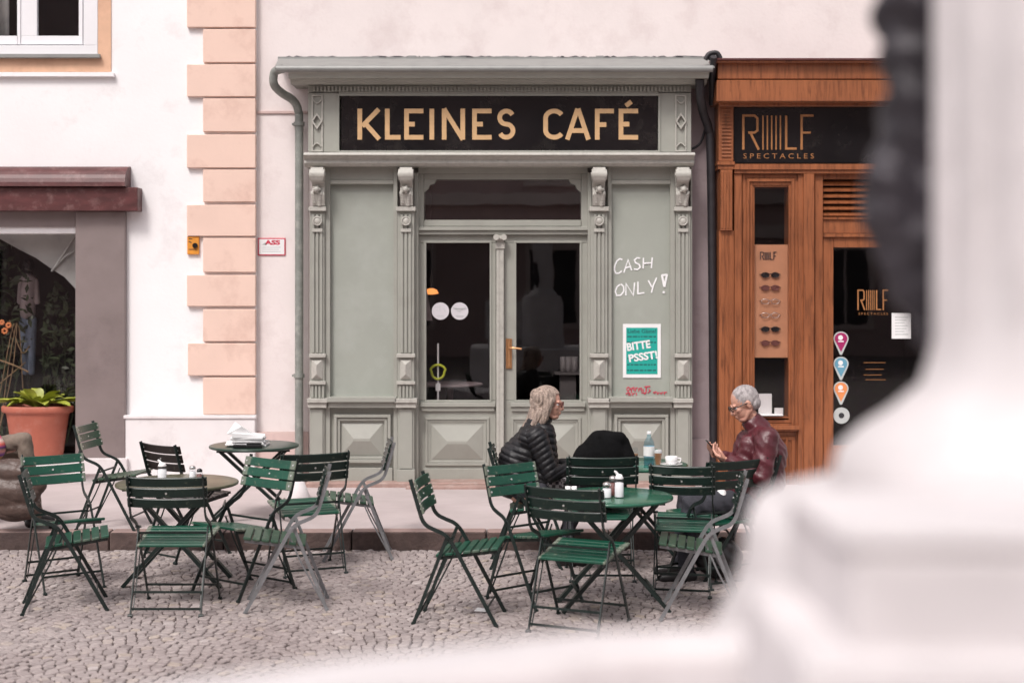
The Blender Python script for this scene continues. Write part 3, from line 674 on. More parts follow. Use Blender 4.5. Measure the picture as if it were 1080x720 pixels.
# chalk writing on right board (mark of the board)
dch=FP+.051; m=MB(); ci=0
def ch(ps,w=1.5):
    global ci
    for p in ps: S(m,p,w,dch,ci,.003); ci+=1
def pz(pts): return [(610+a/4.235,160+b/4.235) for a,b in pts]
ch([pz([(197,482),(185,478),(172,488),(163,508),(161,528),(168,543),(182,542),(194,532)])])
ch([pz([(203,540),(222,482),(238,530)]),pz([(208,520),(236,512)])])
ch([pz([(276,476),(262,474),(250,484),(256,496),(272,504),(276,516),(264,526),(248,524)])])
ch([pz([(291,474),(289,522)]),pz([(330,472),(326,520)]),pz([(290,499),(328,496)])])
cf.part(m,'chalk_word','chalk',label='white chalk word CASH on the right board'); m=MB(); ci=0
ch([pz([(187,592),(172,604),(165,624),(172,642),(190,640),(203,622),(202,602),(190,590)])])
ch([pz([(212,642),(213,588),(246,642),(251,584)])])
ch([pz([(266,580),(266,634),(295,630)])])
ch([pz([(312,574),(328,604)]),pz([(350,562),(334,598),(326,630)])])
ch([pz([(373,550),(383,600)]),pz([(396,546),(384,604)]),pz([(372,552),(395,549)])],2.2)
ch([pz([(376,627),(386,628)])],2.4)
cf.part(m,'chalk_word','chalk',label='white chalk word ONLY! on the right board')
# red scribble
m=MB(); ci=0; ch_=[]; rs=random.Random(3)
def rz(pts): return [(640+a/7.2,330+b/7.2) for a,b in pts]
red=[[(150,572),(165,562),(180,575),(160,590),(150,580)],[(185,600),(190,570),(205,565),(205,590)],[(215,595),(220,570),(235,568)],[(240,595),(245,572),(262,570),(262,596)],[(275,575),(275,600)],[(285,560),(330,556)],[(300,560),(296,612)],[(318,575),(330,590),(310,605)],[(145,615),(165,600),(180,618),(160,622)],[(190,600),(195,622),(212,604)],[(222,604),(226,624)],[(262,606),(290,606),(285,618)],[(350,604),(372,596),(362,614)],[(380,598),(385,616),(398,600)],[(405,602),(412,614),(424,598)],[(430,604),(456,600)],[(440,598),(436,618)]]
for i,p in enumerate(red): S(m,rz(p),1.0,dch,i,.003)
cf.part(m,'red_scribble','redink',label='small red scrawl under the teal poster')

# doorstep
st=MB(); st.box(X(322,13.3),X(733,13.3),13.28,13.66,SZ-.05,SZ+.045); st.box(X(428,13.2),X(640,13.2),13.16,13.275,SZ-.05,SZ+.03)
o=st.build('doorstep','stone_step',bevel=.01); tag(o,'worn reddish stone step along the foot of the cafe front','doorstep')

# poster
d=FP+.045
po=Thing('notice_poster','teal poster reading BITTE PSSST! on the right board of the cafe','poster',(X(677,d),d,Z(398,d)))
m=MB(); m.fb(657,341.5,697,398.2,d,d+.006); po.part(m,'poster_sheet','paper')
m=MB(); m.fb(660.5,345.5,693.5,394.5,d-.001,d+.001); po.part(m,'teal_print','teal')
m=MB(); put_text(m,'Liebe Gäste!',662,347,692,351.2,d-.0015,bold=.02)
rs=random.Random(2)
for yy in (355,361,378,384.5,390.5):
    x=661.5
    while x<691:
        w_=rs.uniform(1.5,5); m.fb(x,yy-.8,min(692,x+w_),yy+.7,d-.0015,d-.0002); x+=w_+1.0
po.part(m,'small_print','tealdark')
m=MB(); put_text(m,'BITTE',661,360,686,368.5,d-.003,R(8),bold=.035); put_text(m,'PSSST!',663,371.5,693.3,380,d-.003,R(8),bold=.035); po.part(m,'large_words','paper')

# small signs on wall
d=PD-.006
si=Thing('wall_notice','small white notice with red border on the pink wall','sign',(X(286,d),d,Z(269,d)))
m=MB(); m.fb(272,251,301,269.3,d-.004,PD); si.part(m,'board','redink')
m=MB(); m.fb(273.2,252.2,299.8,268.2,d-.0055,d-.0042); si.part(m,'face','paper')
m=MB(); put_text(m,'ASS',279,253.2,295.5,258.3,d-.0062,0,bold=.05); si.part(m,'red_word','redink')
m=MB()
for i,yy in enumerate((260.5,262.7,265)): m.fb(276.5,yy,296-2*(i%2),yy+.6,d-.0062,d-.0056)
m.prism([(X(276,d),Z(258.4,d)),(X(280,d),Z(255.5,d)),(X(281.5,d),Z(258.4,d))],d-.0062,d-.0056)
si.part(m,'small_print','frost')
d=WD-.03
bx=Thing('orange_alarm_plate','small orange plate with a dark button beside the peach corner blocks','plate',(X(203,d),d,Z(268,d)))
m=MB(); m.fb(197.3,249.3,209.8,268.3,d,WD); bx.part(m,'plate','ledorange',bevel=.004)
m=MB(); m.tube([(X(206,d),d-.02,Z(259,d)),(X(206,d),d+.002,Z(259,d))],.025,14); bx.part(m,'button','plastic_black')
m=MB(); S(m,[(199,252),(203,252)],.9,d-.0012,0,.0008);S(m,[(199,254.5),(202,256)],.9,d-.0012,1,.0008);S(m,[(199,263),(207,263)],.7,d-.0012,2,.0008); bx.part(m,'marks','ink')

# drain pipes
m=MB(); d=13.30
def sm(pts,n=6):
    out=[];P=[Vector(p) for p in pts];P=[P[0]]+P+[P[-1]]
    for i in range(1,len(P)-2):
        for j in range(n):
            t=j/n;a,b,c,e=P[i-1],P[i],P[i+1],P[i+2]
            out.append(.5*((2*b)+(c-a)*t+(2*a-5*b+4*c-e)*t*t+(3*b-a-3*c+e)*t**3))
    out.append(P[-2]); return out
dp=Thing('drainpipe','grey green drainpipe curving down left of the cafe front','drainpipe',(X(315,13.5),13.55,SZ))
m.tube(sm([(X(297,D1),D1+.05,Z(72,D1)),(X(291.5,d),13.2,Z(78,d)),(X(290,d),13.25,Z(90,d)),(X(297,13.4),13.4,Z(98,13.4)),(X(309,13.5),13.5,Z(106,13.5)),(X(314.5,13.54),13.54,Z(117,13.54)),(X(315.5,13.55),13.55,Z(140,13.55)),(X(315.5,13.55),13.55,Z(300,13.55)),(X(315.5,13.55),13.55,SZ+.08)]),.040,14)
dp.part(m,'pipe','pipe_grey')
m=MB()
for yy in (131,396): m.tube([(X(315.5,13.55),13.55,Z(yy-2,13.55)),(X(315.5,13.55),13.55,Z(yy+2,13.55))],.052,14); m.box(X(308,13.55),X(311,13.55),13.545,PD,Z(yy+1,13.55),Z(yy-1,13.55))
dp.part(m,'bracket','pipe_grey'); 
dp=Thing('drainpipe','black drainpipe between the cafe front and the orange wooden shopfront','drainpipe',(X(750,13.5),13.55,SZ))
m=MB(); m.tube(sm([(X(738,13.25),13.25,Z(84,13.25)),(X(738.5,13.3),13.3,Z(100,13.3)),(X(742,13.45),13.45,Z(120,13.45)),(X(747.5,13.5),13.52,Z(135,13.5)),(X(749.5,13.54),13.54,Z(160,13.54)),(X(751.5,13.54),13.54,Z(300,13.54)),(X(753,13.54),13.54,SZ+.03)]),.042,14); dp.part(m,'pipe','pipe_black')
m=MB(); m.tube(sm([(X(752,13.2),13.15,Z(60,13.15)),(X(751.5,13.3),13.3,Z(80,13.3)),(X(751,13.5),13.5,Z(110,13.5))]),.03,10); m.tube(sm([(X(727,13.5),13.62,Z(158,13.5)),(X(740,13.5),13.6,Z(150,13.5)),(X(747,13.5),13.6,Z(128,13.5))]),.012,8); dp.part(m,'cable','pipe_black')
# bird-nest like lead flashing lump on top of the orange cornice
m=MB(); m.tube(sm([(X(744,13.2),13.2,Z(63,13.2)),(X(748,13.2),13.2,Z(57,13.2)),(X(756,13.2),13.2,Z(56,13.2)),(X(760,13.2),13.2,Z(62,13.2))]),.022,8); m.ball((X(752,13.2),13.22,Z(61,13.2)),(.05,.04,.03)); tag(m.build('spotlight','pipe_black'),'little dark fitting on top where the two shopfront cornices meet','light fitting')

# ------------------------------------------------------------------ spectacle shopfront
of=Thing('wooden_shopfront','orange varnished wooden spectacle shop front with black fascia','shopfront',(X(860,YW),YW,SZ))
OD=13.40; RX=1010
m=MB(); m.fb(757,66,RX,83.5,OD-.16,PD+.3); m.fb(756,84.5,RX,107,OD-.20,PD+.3); m.fb(753,63.5,RX,66,OD-.22,PD); m.fb(758,107.3,RX,112,OD-.05,PD)
of.part(m,'cornice','wood',bevel=.005)
m=MB(); m.fb(751,61.5,RX,63.3,OD-.24,PD); of.part(m,'flashing','maroon')
m=MB(); m.fb(774,112,RX,172,OD+.02,PD+.2); fa=of.part(m,'fascia','black_gloss')
def rwlf(mb,x0,x1,y0,y1,w,d):
    W=x1-x0; f=lambda t:x0+W*t
    mm=(y0+y1)/2
    S(mb,[(f(0),y1),(f(0),y0),(f(.16),y0),(f(.20),y0+(y1-y0)*.08),(f(.20),mm-(y1-y0)*.06),(f(.16),mm),(f(.07),mm)],w,d,0,.003); S(mb,[(f(.10),mm),(f(.22),y1)],w,d,1,.003)
    for i in range(5): S(mb,[(f(.28+i*.062),y0),(f(.28+i*.062),y1)],w*.62,d,2,.003)
    S(mb,[(f(.61),y0),(f(.61),y1-w/2),(f(.76),y1-w/2)],w,d,3,.003)
    S(mb,[(f(1),y0),(f(.83),y0),(f(.83),y1)],w,d,4,.003); S(mb,[(f(.83),mm),(f(.96),mm)],w*.9,d,5,.003)
m=MB(); rwlf(m,784,858,122,158,2.4,OD+.015); put_text(m,'S P E C T A C L E S',784,162,858.5,167.3,OD+.016); of.part(m,'shop_name','copper',parent=fa)
m=MB(); m.fb(758,112.3,773.5,170,OD-.02,PD); 
for i in range(14): m.tube([(X(761,OD),OD-.024,Z(116+i*3.8,OD)),(X(770.5,OD),OD-.024,Z(116+i*3.8,OD))],.009,6)
m.fb(757,170.3,775,174,OD-.05,PD); m.fb(757.5,174.3,774,178.5,OD-.035,PD); m.fb(760,179,772.5,243,OD-.06,PD)
for i in range(4): m.fb(761+i*3,181,762.8+i*3,241,OD-.068,OD-.06)
m.fb(758.5,243.3,774,512,OD-.02,PD)
for i in range(3): m.fb(762+i*4,248,764+i*4,500,OD-.028,OD-.02)
m.fb(757.5,485,775,512.4,OD-.035,PD-.01)
of.part(m,'pilaster','wood',bevel=.002)
m=MB(); m.fb(774.5,173,RX,179,OD-.04,PD); m.fb(774.5,179.3,RX,183,OD-.02,PD); of.part(m,'ledge','wood',bevel=.003)
m=MB(); m.fb(774.3,183.2,782.5,512,OD+.0,PD); m.fb(848,183.2,859,512,OD-.02,PD); m.fb(859.3,183.2,868,512,OD+.03,PD); m.fb(842,183.3,847.7,512,OD+.01,PD)
of.part(m,'post','wood',bevel=.004)
m=MB(); m.frame(783,184,842,455,4,OD+.03,PD); m.frame(787.3,188.3,838,450,3.3,OD+.015,PD); m.frame(790.8,192,835,446,3.2,OD+.035,PD); m.frame(794.2,195.5,833.5,441,1.6,OD+.046,PD)
m.fb(782.6,449,843.5,453,OD-.03,OD+.03)
sw=of.part(m,'display_window','wood',bevel=.002)
m=MB(); m.fb(795,196,833,440,OD+.052,OD+.056); of.part(m,'pane','glass',parent=sw)
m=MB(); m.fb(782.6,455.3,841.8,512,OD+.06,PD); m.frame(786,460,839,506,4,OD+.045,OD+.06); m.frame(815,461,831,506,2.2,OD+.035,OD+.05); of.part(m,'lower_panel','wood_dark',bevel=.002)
# louvre + door
m=MB()
for i in range(6): m.bar((X(868,OD),OD+.08,Z(193+i*6.5,OD)),(X(RX,OD),OD+.08,Z(193+i*6.5,OD)),.05,.012,up=(0,-.7,.7))
m.fb(868.3,183.3,RX,189,OD+.04,PD); m.fb(868.3,229,RX,231.5,OD+.03,PD)
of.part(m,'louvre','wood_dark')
m=MB(); m.fb(868.3,231.7,RX,246,OD+.05,PD); m.fb(868.3,246.4,RX,250,OD+.02,PD); of.part(m,'transom_panel','wood',bevel=.002)
m=MB(); m.fb(868.3,250.2,879,512,OD+.05,OD+.12); m.fb(879.2,250.2,1000,261,OD+.05,OD+.12); m.fb(990,261.2,1000,512,OD+.05,OD+.12); m.fb(879.2,470,989.8,512,OD+.05,OD+.12); m.fb(1000.2,250.2,1010,512,OD+.02,PD); dr=of.part(m,'door','wood',bevel=.003)
m=MB(); q=OD+.09; m.fb(878.5,260.5,990.5,471,q,q+.006); of.part(m,'pane','glass',parent=dr)
q=q-.003
m=MB(); rwlf(m,905,937,306,327,1.4,q); of.part(m,'window_lettering','copper',parent=dr); m=MB(); put_text(m,'S P E C T A C L E S',905.5,329.5,936.5,332,q); of.part(m,'window_lettering','copper',parent=dr); m=MB()
for i,yy in enumerate((382,389,395,400)): m.fb(911+2*(i%2),yy,934-2*(i%3),yy+.5,q,q+.001)
of.part(m,'window_lettering','copper',parent=dr)
m=MB(); m.fb(940.5,330,961,357,q,q+.002); of.part(m,'paper_notice','paper',parent=dr)
m=MB()
for i in range(7): m.fb(944,334+i*3,958-2*(i%3),335+i*3,q-.001,q-.0002)
of.part(m,'notice_print','frost',parent=dr)
def pin(px,py,col,nm):
    m=MB(); pts=[(px+8*math.cos(R(a)),py-7.5*math.sin(R(a))) for a in range(-25,206,15)]+[(px-1,py+17),(px+1,py+17)]
    m.prism([(X(a,q),Z(b,q)) for a,b in pts],q,q+.002); of.part(m,'pin_sticker','frost',parent=dr)
    m=MB(); pts=[(px+6.6*math.cos(R(a)),py-6.2*math.sin(R(a))) for a in range(-25,206,15)]+[(px,py+14)]
    m.prism([(X(a,q),Z(b,q)) for a,b in pts],q-.001,q-.0002); o=of.part(m,'sticker_colour',col,parent=dr,label=nm)
    m=MB(); circ(m,px-.5,py-1,2.6,q-.0018,14,.0006); m.fb(px-3,py+2.3,px+3,py+3.6,q-.0018,q-.0012); of.part(m,'sticker_mark','paper',parent=dr)
pin(887,357,'magenta','magenta pin shaped sticker, highest of the three'); pin(887,383.5,'skyblue','blue pin shaped sticker'); pin(887,409.5,'coral','orange pin shaped sticker')
m=MB(); circ(m,887.5,438,8.6,q); of.part(m,'round_sticker','frost',parent=dr,label='grey round sticker below the pins'); m=MB(); circ(m,887.5,438,3,q-.001,16,.0006); of.part(m,'sticker_mark','ink',parent=dr)
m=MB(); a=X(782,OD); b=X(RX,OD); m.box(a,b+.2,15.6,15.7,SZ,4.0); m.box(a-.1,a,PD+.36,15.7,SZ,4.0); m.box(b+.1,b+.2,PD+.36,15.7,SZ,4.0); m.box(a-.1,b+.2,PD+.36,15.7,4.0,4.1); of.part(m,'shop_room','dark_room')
# display board with spectacles in the narrow window
d=OD+.085
db=Thing('spectacle_display','pale wood board carrying six pairs of glasses in the narrow shop window','display board',(X(813,d),d,Z(377,d)))
m=MB(); m.fb(795.5,258,831.5,377,d,d+.02); db.part(m,'board','display_wood')
m=MB(); rwlf(m,802,819,266,274,.9,d-.004); db.part(m,'name_print','ink')
for i,yy in enumerate((290,303.5,318,332.5,347,361.5)):
    m=MB(); dk=i in(0,1,4,5)
    for sgn in (-1,1):
        pts=[(812+sgn*5.2+4.2*math.cos(t*.524),yy+2.6*math.sin(t*.524)) for t in range(12)]
        if dk: m.prism([(X(a,d),Z(b,d)) for a,b in pts],d-.02,d-.017)
        m.tube([(X(a,d),d-.02,Z(b,d)) for a,b in pts],.004,5,closed=True)
        m.tube([(X(812+sgn*9.4,d),d-.02,Z(yy-1,d)),(X(812+sgn*11,d),d-.004,Z(yy-.4,d))],.004,5)
    m.tube([(X(810.8,d),d-.021,Z(yy-1,d)),(X(813.2,d),d-.021,Z(yy-1,d))],.004,5)
    db.part(m,'spectacles','plastic_black' if i in (0,4) else ('brownjar' if i in(1,5) else 'steel'))
m=MB(); m.fb(800,415,814,437,d,d+.003); m.fb(800,437.2,826,438.2,d-.1,d+.03); tag(m.build('price_card','paper'),'white card standing low in the narrow spectacle window','card')
m=MB(); m.fb(817,430,826,437,d,d+.02); tag(m.build('price_card','paper'),'small pale box right of the white card in the spectacle window','card')

# ------------------------------------------------------------------ left shop window
ls=Thing('left_shopfront','shop window with maroon header beam and mauve grey metal pillar','shopfront',(X(60,WD),WD,SZ))
m=MB(); d=WD-.20; pr=[]
for i in range(9): t=math.pi/2*i/8; pr.append((WD-.02-.20*math.sin(t),Z(196.5,d)+.20*math.cos(t)*1.0))
loft_x([(WD+.01,Z(197,d)),*pr[::-1],(WD+.01,Z(196.5,d)+.2)],X(-200,d),X(132,d),m); ls.part(m,'awning_box','maroon')
m=MB(); m.fb(-200,197.5,145,222.5,WD-.17,WD+.01); ls.part(m,'header_beam','maroon',bevel=.006)
m=MB(); m.fb(-200,223,79,239.5,WD-.02,WD+.3); m.fb(-200,239.6,79,246,WD+.06,WD+.3); ls.part(m,'lintel','brushed')
m=MB(); m.fb(79.3,223,132,483,WD-.06,WD+.34); ls.part(m,'pillar','brushed',bevel=.006)
m=MB(); m.fb(-200,483.3,134,500,WD-.10,WD+.34); m.box(X(-200,WD),X(134,WD),WD-.04,WD+.3,SZ-.02,Z(500.2,WD-.1)); ls.part(m,'sill','sill_white',bevel=.006)
m=MB(); m.fb(-200,246,79,483,WD+.27,WD+.276); ls.part(m,'pane','glass')
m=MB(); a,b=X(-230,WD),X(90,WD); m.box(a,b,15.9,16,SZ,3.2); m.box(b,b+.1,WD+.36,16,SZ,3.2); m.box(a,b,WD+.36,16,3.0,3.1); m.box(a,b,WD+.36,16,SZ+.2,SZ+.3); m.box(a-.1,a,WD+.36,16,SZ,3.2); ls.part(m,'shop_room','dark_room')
# canopy cloth inside
m=MB(); d=13.93; pts=[(-60,244),(79.5,244),(82,306),(79,304),(68,292),(55,284),(38,272),(20,263),(0,252),(-60,248)]
m.prism([(X(a,d),Z(b,d)) for a,b in pts],d,d+.02); m.tube([(X(82,d),d-.02,Z(246,d)),(X(60,d),d-.03,Z(280,d)),(X(55,d),d-.01,Z(286,d))],.012,6); m.tube([(X(84,d),d-.02,Z(262,d)),(X(70,d),d-.03,Z(270,d)),(X(55,d),d-.01,Z(286,d))],.012,6)
tag(m.build('canopy_cloth','cloth_grey'),'pale grey sagging cloth across the top of the left shop window','cloth')
# mannequin
mq=Thing('mannequin','mannequin in pale shirt and faded jeans inside the left shop window','mannequin',(X(30,14.35),14.35,SZ+.3))
def px3(a,b,d): return (X(a,d),d,Z(b,d))
m=MB(); m.cap(px3(30,297,14.35),px3(29,330,14.35),.085,.075); m.cap(px3(23,297,14.35),px3(21,318,14.35),.035,.03); m.cap(px3(37,297,14.35),px3(39,318,14.35),.035,.03); mq.part(m,'shirt','tee')
m=MB(); m.cap(px3(26,338,14.35),px3(27,392,14.35),.055,.035); m.cap(px3(33,338,14.35),px3(33,392,14.35),.055,.035); mq.part(m,'jeans','jeans')
m=MB(); m.ball(px3(30,280,14.35),(.06,.07,.085)); m.tube([px3(30,290,14.35),px3(30,297,14.35)],.03); m.tube([px3(30,392,14.35),px3(30,455,14.35)],.02); mq.part(m,'body','plastic_black')
# shrubs inside
def leafy(name,label,cx,cy,d,n,rx,ry,lm,sz,seed,stem=True,bm_='twig'):
    rs=random.Random(seed); T_=Thing(name,label,'plant',(X(cx,d),d,SZ+.3))
    if stem:
        m=MB()
        for i in range(7):
            a=px3(cx+rs.uniform(-6,6),480,d); b=px3(cx+rs.uniform(-rx,rx),cy+rs.uniform(-ry,ry)*.6,d+rs.uniform(-.1,.1)); mid=((a[0]+b[0])/2+rs.uniform(-.1,.1),d,(a[2]+b[2])/2)
            m.tube(sm([a,mid,b],4),.008,5)
        T_.part(m,'stem','dark_leaf')
    m=MB()
    for i in range(n):
        a=rs.uniform(0,6.28); r=math.sqrt(rs.random()); c=Vector(px3(cx+rx*r*math.cos(a),cy+ry*r*math.sin(a),d+rs.uniform(-.12,.12)))
        u=Vector((rs.gauss(0,1),rs.gauss(0,1)*.6,rs.gauss(0,1))).normalized(); v=u.cross(Vector((rs.gauss(0,1),rs.gauss(0,1),rs.gauss(0,1)))).normalized(); s_=sz*rs.uniform(.6,1.4)
        m.add([c-u*s_,c+v*s_*.4,c+u*s_,c-v*s_*.4],[(0,1,2,3)])
    T_.part(m,'foliage',lm); return T_
leafy('house_plant','dark leafy plant behind the glass at the left edge of the photo',6,330,14.2,260,28,80,'dark_leaf',.05,1)
leafy('house_plant','dark shrub behind the terracotta pot near the metal pillar',62,370,14.3,260,18,70,'dark_leaf',.05,2)
m=MB(); rs=random.Random(8)
for i in range(5):
    a=px3(rs.uniform(-10,10),rs.uniform(300,480),14.05); m.tube(sm([a,px3(rs.uniform(10,30),rs.uniform(330,420),14.0),px3(rs.uniform(15,50),rs.uniform(320,410),14.1)],4),[.007]*9 if False else .005,5)
m.tube(sm([px3(-5,378,13.98),px3(12,384,13.98),px3(30,392,14)],4),.009,6)
tag(m.build('dried_branch','twig'),'bare pale branches arranged in the left shop window','branches')
m=MB()
for (a,b,r) in ((5,349,4),(9,343,3.5),(2,340,3.0)):
    for k in range(7): m.ball(px3(a+r*.6*math.cos(k*.9),b+r*.6*math.sin(k*.9),13.97),(.013,.009,.013),8,5)
tag(m.build('flower_bunch','coral'),'orange flowers at the left edge of the left shop window','flowers')
# pot with hosta
pd=13.62; pz0=Z(483.3,WD-.1); cxp=X(38,pd); zr=Z(428,pd); rr=X(76,pd)-cxp
pt=Thing('potted_plant','terracotta pot of yellow green hosta on the shop window sill','potted plant',(cxp,pd+.05,pz0))
m=MB(); m.lathe([(rr*.66,pz0+.002),(rr*.70,pz0+.02),(rr*.86,zr-.09),(rr*.87,zr-.085),(rr*.87,zr-.078),(rr*.89,zr-.07),(rr*.96,zr-.065),(rr,zr-.05),(rr,zr-.008),(rr*.97,zr),(rr*.90,zr),(rr*.88,zr-.05)],cxp,pd+.05,40,sy=.55); 
pt.part(m,'pot','terracotta')
m=MB(); m.lathe([(rr*.885,zr-.06),(rr*.885,zr-.045)],cxp,pd+.05,30,sy=.55); pt.part(m,'soil','soil')
m=MB(); rs=random.Random(4)
for i in range(34):
    a=rs.uniform(0,6.28); el=rs.uniform(.3,1.2); L=rs.uniform(.20,.30)*(1.15 if el<.5 else .9); dr_=Vector((math.cos(a)*math.cos(el)*1.3,math.sin(a)*math.cos(el)*.6,math.sin(el))); base=Vector((cxp+math.cos(a)*.05,pd+.05+math.sin(a)*.03,zr-.01))
    side=Vector((-math.sin(a),math.cos(a),0)); prev=None; vs_=[];K=7
    for k in range(K):
        t=k/(K-1); p=base+dr_*L*(t*1.25)+Vector((0,0,-.12*t*t)); w_=.066*math.sin(math.pi*min(1,max(.03,t*.92+.05)))**.7*(1 if t<1 else .05)
        vs_+=[p-side*w_+Vector((0,0,.018*w_/.05)),p,p+side*w_+Vector((0,0,.018*w_/.05))]
    f_=[]
    for k in range(K-1): f_+=[(3*k,3*k+1,3*k+4,3*k+3),(3*k+1,3*k+2,3*k+5,3*k+4)]
    m.add(vs_,f_,True)
pt.part(m,'leaves','hosta')

# things inside the cafe seen through the left pane
m=MB(); d=14.6; m.lathe([(.02,Z(304,d)),(.055,Z(305.5,d)),(.075,Z(309.5,d)),(.02,Z(310.5,d))],X(455,d),d,20); 
tl=Thing('pendant_lamp','orange glowing pendant lamp seen through the left cafe door','lamp',(X(455,d),d,Z(313,d))); mm=m; tl.part(mm,'lamp_shade','lamp')
m=MB(); m.tube([px3(455,303,d),px3(455,150,d)],.004,6); tl.part(m,'cord','plastic_black')
m=MB(); m.add([px3(449,300,14.2),px3(456,338,14.2),px3(446,338,14.2),(X(449,14.2),14.22,Z(300,14.2)),(X(456,14.2),14.22,Z(338,14.2)),(X(446,14.2),14.22,Z(338,14.2))],[(0,1,2),(5,4,3),(0,3,4,1),(1,4,5,2)]); tag(m.build('window_curtain','tee'),'sliver of white curtain at the left edge of the left cafe door pane','curtain')
m=MB(); d=13.75; m.tube([px3(462,362,d),px3(462,440,d)],.009,8); m.box(X(459.5,d),X(464.5,d),d-.01,d+.01,Z(412,d),Z(404,d)); uo=m.build('white_pole','porcelain'); tag(uo,'thin white pole behind the left cafe door pane','pole')
m=MB(); m.tube([(X(462+8.5*math.cos(a*.393)*(1 if math.sin(a*.393)>0 else .8),d),d-.02,Z(392-7.5*math.sin(a*.393),d)) for a in range(16)],.012,8,closed=True); tag(m.build('yellow_loop','yellow'),'yellow green loop hung around the white pole','loop')
m=MB(); d=14.3; m.lathe([(.32,Z(404,d)-.02),(.33,Z(404,d)-.01),(.32,Z(404,d))],X(475,d),d,30); m.tube([(X(475,d),d,SZ),(X(475,d),d,Z(404,d))],.03,10); tag(m.build('indoor_table','mauve_plaster'),'round table dimly seen through the left cafe door pane','table')
m=MB(); d=14.2
for a in (594,600,606): m.lathe([(.03,Z(392,d)),(.034,Z(376,d)),(.030,Z(376,d)),(.026,Z(391,d))],X(a,d),d,14,cap=False)
m.box(X(585,d),X(612,d),d-.15,d+.15,Z(392,d)-.02,Z(392,d)-.002); m.box(X(590,d),X(607,d),d-.1,d+.1,SZ,Z(392,d)-.02); tag(m.build('glass_shelf','dim_shelf'),'row of drinking glasses dimly seen through the right cafe door pane','glasses')
M['frost'].use_fake_user=True

# ------------------------------------------------------------------ furniture
CHG='green slatted folding chairs on the square'
_cache={}
def chair_meshes(wide,frame,slat):
    key=(wide,frame,slat)
    if key in _cache: return _cache[key]
    W=(.47 if wide else .405)/2
    parts=[]
    # seat
    m=MB(); xs0,xs1=-.15,.235
    def sz_(x): return .398+(x-xs0)/(xs1-xs0)*.055
    n=7; wS=(xs1-xs0)/n
    for i in range(n):
        x0=xs0+i*wS+.004; x1=xs0+(i+1)*wS-.004; taper=.02*(1-i/(n-1)); ww=W-.004-taper
        xc=(x0+x1)/2
        m.add([(x0,-ww,sz_(x0)),(x0,ww,sz_(x0)),(x1,ww,sz_(x1)),(x1,-ww,sz_(x1)),(x0,-ww,sz_(x0)+.018),(x0,ww,sz_(x0)+.018),(x1,ww,sz_(x1)+.018),(x1,-ww,sz_(x1)+.018)],[(3,2,1,0),(4,5,6,7),(0,1,5,4),(1,2,6,5),(2,3,7,6),(3,0,4,7)])
    parts.append(('seat',m.build('seat',('slat_old' if frame=='fgrey' else 'slat') if slat=='slat_shaded' else slat,bevel=.004)))
    for s in (-1,1):
        m=MB(); m.bar((xs0+.01,s*(W-.045),sz_(xs0)-.010),(xs1-.01,s*(W-.03),sz_(xs1)-.010),.006,.020)
        parts.append(('seat_rail',m.build('seat_rail',frame)))
    # backrest : three slats leaning back, slightly concave
    m=MB(); a=Vector((-.232,0,.655)); b=Vector((-.285,0,.845)); ax=(b-a).normalized(); nn=Vector((ax.z,0,-ax.x)); L=(b-a).length; h=(L-.020)/3
    K=8
    for i in range(3):
        lo=a+ax*(i*(h+.010)); vs=[]
        for k in range(K+1):
            t=-1+2*k/K; off=nn*(-.020*(1-t*t)+.012); yy=t*(W+.012)
            for q in (lo,lo+ax*h):
                for dd_ in (0,.014): vs.append(q+off+nn*dd_+Vector((0,yy,0)))
        f=[(0,1,3,2),(4*K+2,4*K+3,4*K+1,4*K)]
        for k in range(K):
            o=4*k; f+=[(o,o+4,o+5,o+1),(o+2,o+3,o+7,o+6),(o,o+2,o+6,o+4),(o+1,o+5,o+7,o+3)]
        m.add(vs,f)
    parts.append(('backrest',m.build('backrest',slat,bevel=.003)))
    m=MB()
    for i in range(3):
        c=a+ax*(i*(h+.010)+h/2)
        for yy in (-W+.008,0,W-.008):
            off=-.020*(1-(yy/(W+.012))**2)+.012
            if abs(yy)<.01 and i!=1: continue
            m.tube([c+nn*(off-.003)+Vector((0,yy,0)),c+nn*(off+.018)+Vector((0,yy,0))],.0065,8)
    parts.append(('rivet',m.build('rivet','rivet')))
    prof=[(-.296,.862),(-.262,.745),(-.238,.665),(-.222,.620),(-.195,.588),(-.15,.566),(-.10,.545),(-.062,.512),(-.02,.445),(.10,.225),(.222,0.0)]
    pr=sm([(x,0,z) for x,z in prof],4)
    for s in (-1,1):
        m=MB(); m.strap([(p.x,s*(W-.006),p.z) for p in pr],.023,.008); m.tube([(.222,s*(W-.006)-.012,.006),(.222,s*(W-.006)+.012,.006)],.010,8)
        parts.append(('leg',m.build('leg',frame)))
    for s in (-1,1):
        m=MB(); yy=s*(W-.020); m.strap([(-.075,yy,.522),(-.10,yy,.46),(-.28,yy,.0)],.021,.007); m.strap([(-.045,yy-s*.012,.47),(-.12,yy-s*.012,.30),(-.262,yy-s*.012,.03)],.010,.005); m.tube([(-.28,yy-.014,.006),(-.28,yy+.014,.006)],.012,8)
        m.tube([(-.07,yy-.012,.515),(-.07,s*(W+.004),.515)],.008,8)
        parts.append(('leg',m.build('leg',frame)))
    for x_,g_,z_ in ((.165,.01,.105),(-.225,.024,.140),(-.262,.024,.045),(-.085,.02,.478)):
        m=MB(); m.bar((x_,-W+g_,z_),(x_,W-g_,z_),.006,.014); parts.append(('stretcher',m.build('stretcher',frame)))
    _cache[key]=parts
    return parts
first=set()
